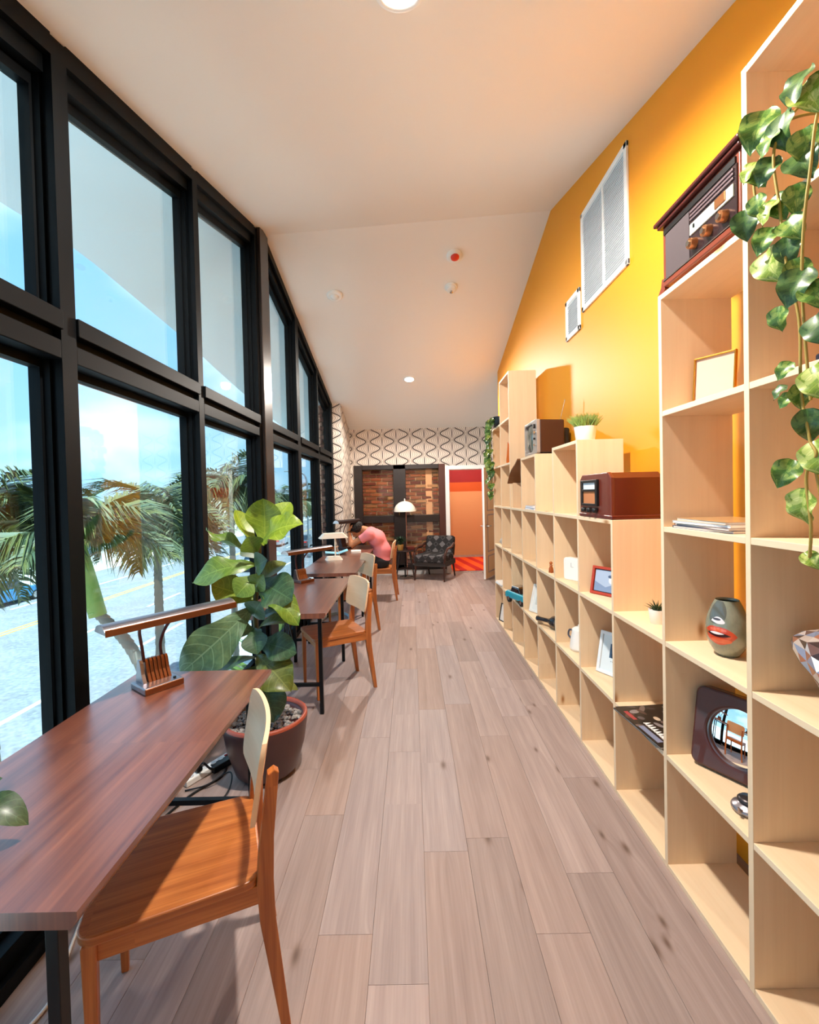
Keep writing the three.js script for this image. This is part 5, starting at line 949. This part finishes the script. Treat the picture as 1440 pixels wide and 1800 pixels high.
// ---- palms
function palmFrond(L, droop, dense, sd) {
  let s = sd; const r = () => { s = (s * 16807) % 2147483647; return s / 2147483647; };
  const pos = [], col = [], tri = (a, b, c, k) => { for (const q of [a, b, c]) { pos.push(q.x, q.y, q.z); col.push(...k); } };
  const at = (t) => V(0, L * (0.42 * t - droop * t * t * 0.95), L * (0.92 * t - 0.25 * t * t));
  const green = () => { const v = 0.75 + 0.5 * r(), y = r(); return [(0.07 + 0.1 * y) * v, (0.115 + 0.06 * y) * v, (0.065 - 0.02 * y) * v]; };
  for (let i = 0; i < 12; i++) { const a = at(i / 12), b = at((i + 1) / 12), w = 0.028 * (1 - i / 13); const k = [0.26, 0.28, 0.08]; tri(a.clone().add(V(-w, 0, 0)), a.clone().add(V(w, 0, 0)), b, k); tri(a.clone().add(V(0, -w, 0)), a.clone().add(V(0, w, 0)), b, k); }
  for (let i = 0; i < dense; i++) for (const q of [-1, 1]) {
    const t = 0.14 + 0.86 * (i + r() * 0.6) / dense, b = at(t), l = L * 0.34 * Math.sin(Math.PI * (0.18 + 0.74 * t)) * (0.8 + 0.4 * r()), fw = 0.35 + 0.5 * t;
    const d = V(q * (0.85 - 0.25 * t), -0.1 - 0.45 * r(), fw).normalize(), m = b.clone().addScaledVector(d, l * 0.55), e = b.clone().addScaledVector(d, l).add(V(0, -l * (0.25 + 0.4 * r()), 0)), w = V(0, 0.4, 1).cross(d).normalize().multiplyScalar(0.016 + 0.008 * r()), k = green();
    tri(b.clone().add(w), b.clone().sub(w), m.clone().add(w), k); tri(b.clone().sub(w), m.clone().sub(w), m.clone().add(w), k); tri(m.clone().add(w), m.clone().sub(w), e, k);
  }
  const g = new THREE.BufferGeometry(); g.setAttribute('position', new THREE.Float32BufferAttribute(pos, 3)); g.setAttribute('color', new THREE.Float32BufferAttribute(col, 3)); g.computeVertexNormals(); return plain(g);
}
{
  const fr = [palmFrond(2.1, 0.62, 60, 11), palmFrond(2.2, 0.9, 64, 23), palmFrond(1.9, 1.15, 60, 37), palmFrond(1.8, 0.25, 48, 51)];
  const fm = std('#ffffff', 0.45, 0, { vertexColors: true, side: THREE.DoubleSide }), bark = std('#8f8578', 0.95), shaft = std('#8ea04a', 0.5);
  function palm(label, X, Z, crown, leanX, leanZ, n, k, turn, young) {
    const h = crown - GR, g = thing('palm_tree', label, 'palm tree', [X, GR, Z], 0, 'palm trees along the street');
    const top = V(leanX, h, leanZ), pts = [V(0, 0, 0), V(leanX * 0.12, h * 0.35, leanZ * 0.12), V(leanX * 0.5, h * 0.68, leanZ * 0.5), V(leanX * (young ? 0.8 : 0.94), h * (young ? 0.83 : 0.9) - 0.15, leanZ * 0.9)], cv = new THREE.CatmullRomCurve3(pts);
    const tr = []; for (let i = 0; i < 26; i++) { const a = cv.getPoint(i / 26), b = cv.getPoint((i + 1) / 26); tr.push(rod(a, b, 0.115 - i * 0.0012, 0.10 - i * 0.0012, 14)); } mesh('trunk', tr, bark, g);
    const e = cv.getPoint(1); mesh('crownshaft', tube([e.clone().add(V(0, -0.05, 0)), e.clone().lerp(top, 0.5).add(V(0.01, 0, 0)), top.clone().add(V(0, 0.05, 0))], 0.125, 20, 14), shaft, g);
    for (let i = 0; i < n; i++) { const m = share('frond', fr[young ? (i & 1 ? 0 : 3) : i % 7 === 6 ? 3 : i % 3], fm, g, top); m.rotation.set(0, turn + i * 2.399, 0); m.rotateX(i < 3 ? -0.75 : young ? rr(-0.6, -0.1) : rr(-0.35, 0.28)); m.scale.setScalar(k * rr(0.85, 1.1)); }
    return g;
  }
  palm('nearest palm tree outside the second window, with a bare green crownshaft', -3.9, 7.4, 0.78, -1.4, 0.35, 15, 1.0, 0.4, 1);
  palm('palm tree seen through the leftmost window panes', -7.1, 7.4, 1.15, 0.2, 0.2, 26, 1.0, 1.3);
  palm('bushy palm tree filling the right of the second window', -5.6, 9.8, 1.3, -0.1, -0.2, 30, 1.0, 2.2);
  palm('palm tree seen through the window behind the potted fig', -5.7, 14.2, 1.9, 0.1, 0.3, 24, 1.1, 0.9);
  palm('distant palm tree between the column and the white desk lamp', -7.0, 26, 1.2, 0.2, 0, 16, 1.1, 0.1);
  palm('distant palm tree far down the street', -9.5, 46, 2.0, 0.2, 0, 16, 1.3, 2.0);
  // low bushes by the pavement
  const bl = leafGeo(0.5, 0.045, (t) => Math.sin(Math.PI * Math.pow(t, 0.6)) + 0.02, { nx: 2, ny: 6, arch: 0.2 }), bmm = [std('#5f7a2c', 0.5, 0, { side: THREE.DoubleSide }), std('#466426', 0.5, 0, { side: THREE.DoubleSide })];
  const bush = (label, X, Z, n, r) => { const g = thing('shrub', label, 'shrub', [X, GR + 0.1, Z], 0); const fo = []; for (let i = 0; i < n; i++) { const a = rnd() * 6.28, e = rnd(), b = V(r * 0.5 * Math.cos(a) * rnd(), 0.2 * rnd() * r, r * 0.5 * Math.sin(a) * rnd()); const t = b.clone().add(V(Math.cos(a) * e * 1.2, 1.6 * (1.15 - e), Math.sin(a) * e * 1.2).multiplyScalar(r)); const q = bl.clone(), o = new THREE.Object3D(); aim(o, b, t, V(0, 1, 0.02)); o.scale.setScalar(b.distanceTo(t) / 0.5); o.updateMatrix(); fo.push(q.applyMatrix4(o.matrix)); } mesh('foliage', fo, bmm[0], g).userData.kind = 'stuff'; mesh('stem', rod(V(0, 0, 0), V(0, 0.5 * r, 0), 0.06), bark, g); };
  bush('spiky shrub beside the street beyond the fourth desk', -3.6, 12.5, 160, 1.7);
}
// ---- buildings across the street
{
  function building(label, X, Z, w, d, h, wall, roof, cols, rows, band) {
    const g = thing('building', label, 'building', [X, GR, Z], 0), m = std(wall, 0.85);
    mesh('wall', box(w, h, d, 0, h / 2, 0), m, g); mesh('roof', box(w + 0.6, 0.35, d + 0.6, 0, h + 0.17, 0, 0.04), std(roof, 0.8), g);
    if (band) mesh('fascia', box(w + 0.2, 0.8, d + 0.2, 0, h - 0.8, 0, 0.03), std(band, 0.7), g);
    const wm = phys('#5d7480', 0.1, { clearcoat: 1 }), fm = std('#eeeeea', 0.6);
    for (let r = 0; r < rows; r++) for (let c = 0; c < cols; c++) {                     // the long side faces the street (+x)
      const z = (c - (cols - 1) / 2) * (d / cols), y = 1.3 + r * (h - 0.6) / rows, ww = d / cols * 0.66, hh = (h - 1.2) / rows * 0.62;
      const f = mesh('window', box(0.1, hh + 0.16, ww + 0.16, w / 2 + 0.03, y + hh / 2 - 0.3, z, 0.02), fm, g); mesh('pane', box(0.06, hh, ww, w / 2 + 0.07, y + hh / 2 - 0.3, z), wm, f);
    }
    for (let r = 0; r < rows; r++) for (let c = 0; c < 3; c++) { const x = (c - 1) * w / 3, y = 1.3 + r * (h - 0.6) / rows, hh = (h - 1.2) / rows * 0.62; const f = mesh('window', box(w / 3 * 0.6 + 0.16, hh + 0.16, 0.1, x, y + hh / 2 - 0.3, d / 2 + 0.03, 0.02), fm, g); mesh('pane', box(w / 3 * 0.6, hh, 0.06, x, y + hh / 2 - 0.3, d / 2 + 0.07), wm, f); }
  }
  building('low white building across the street with a yellow band', -34.5, 46, 10, 26, 3.3, '#efece2', '#d8d4ca', 8, 1, '#d9b24e');
  building('cream two-storey building across the street, behind the palms', -37, 76, 14, 26, 5.6, '#e6dac0', '#b9aa90', 6, 2);
  building('pale grey office building far down the street', -37, 112, 16, 34, 7.5, '#d6dade', '#b4b8bc', 8, 2);
  building('white house with tall windows at the end of the street', -17, 122, 14, 16, 9.5, '#eef0f0', '#9fb0b8', 4, 3);
  const lp = thing('street_lamp', 'tall curved street lamp beyond the fourth window', 'street lamp', [-10.2, GR, 44]);
  mesh('base', lathe([[0, 0], [0.22, 0], [0.2, 0.4], [0.09, 0.5], [0, 0.5]], 20), std('#8b9498', 0.5, 0.5), lp);
  mesh('pole', tube([V(0, 0.3, 0), V(0, 5, 0), V(0, 7.4, 0), V(-0.3, 8.2, 0), V(-1.5, 8.5, 0)], 0.085, 50, 10), std('#8b9498', 0.5, 0.5), lp);
  mesh('lamp_head', box(0.8, 0.12, 0.28, -1.8, 8.5, 0, 0.05), std('#a5adb0', 0.5, 0.4), lp);
}
// ---- cars
{
  function car(label, X, Z, turn, paint) {
    const g = thing('car', label, 'car', [X, GR, Z], turn), p = phys(paint, 0.22, { clearcoat: 1, clearcoatRoughness: 0.05 }), gl = phys('#26343c', 0.06, { clearcoat: 1 });
    // length along x
    const b = poly([[-2.15, 0.3], [-1.75, 0.25], [1.85, 0.25], [2.15, 0.35], [2.2, 0.6], [2.0, 0.82], [1.1, 0.92], [-1.75, 0.95], [-2.2, 0.85]]);
    mesh('body', ext(b, 1.62, 0.08).translate(0, 0, -0.81), p, g);
    mesh('cabin', ext(poly([[-1.65, 0.92], [1.05, 0.92], [0.35, 1.38], [-1.1, 1.4]]), 1.36, 0.06).translate(0, 0, -0.68), gl, g);
    mesh('roof', ext(poly([[-1.12, 1.37], [0.38, 1.35], [0.26, 1.44], [-0.98, 1.46]]), 1.32, 0.05).translate(0, 0, -0.66), p, g);
    for (const x of [-1.35, 1.35]) for (const z of [-0.8, 0.8]) { const w = mesh('wheel', lathe([[0, -0.1], [0.24, -0.1], [0.32, -0.06], [0.32, 0.06], [0.24, 0.1], [0, 0.1]], 28).rotateX(Math.PI / 2).translate(x, 0.32, z), M.black, g); mesh('hub', cyl(0.19, 0.19, 0.03, 0, 0, 0, 20).rotateX(Math.PI / 2).translate(x, 0.32, z * 1.12), M.chrome, w); }
    for (const z of [-0.6, 0.6]) { mesh('headlight', box(0.12, 0.14, 0.36, 2.12, 0.66, z, 0.04), phys('#f4f6f6', 0.1, { clearcoat: 1 }), g); mesh('tail_light', box(0.1, 0.14, 0.34, -2.16, 0.74, z, 0.03), std('#d21f1a', 0.3, 0, { emissive: '#ff2010', emissiveIntensity: 0.6 }), g); }
    mesh('bumper', box(0.12, 0.2, 1.6, 2.16, 0.42, 0, 0.05), p, g); mesh('licence_plate', box(0.02, 0.12, 0.32, -2.24, 0.55, 0), M.white, g);
  }
  car('blue car passing on the street at the far left', -24.3, 26.3, Math.PI / 2, '#2a7fb0');
  car('white car with red tail lights far up the street', -13, 38, Math.PI / 2, '#e4e6e6');
  car('silver car farther up the street in the next lane', -16.8, 56, Math.PI / 2, '#b4bcc2');
  car('dark grey car waiting up the street', -13, 54, Math.PI / 2, '#3f464c');
}
renderer.render(scene, camera);
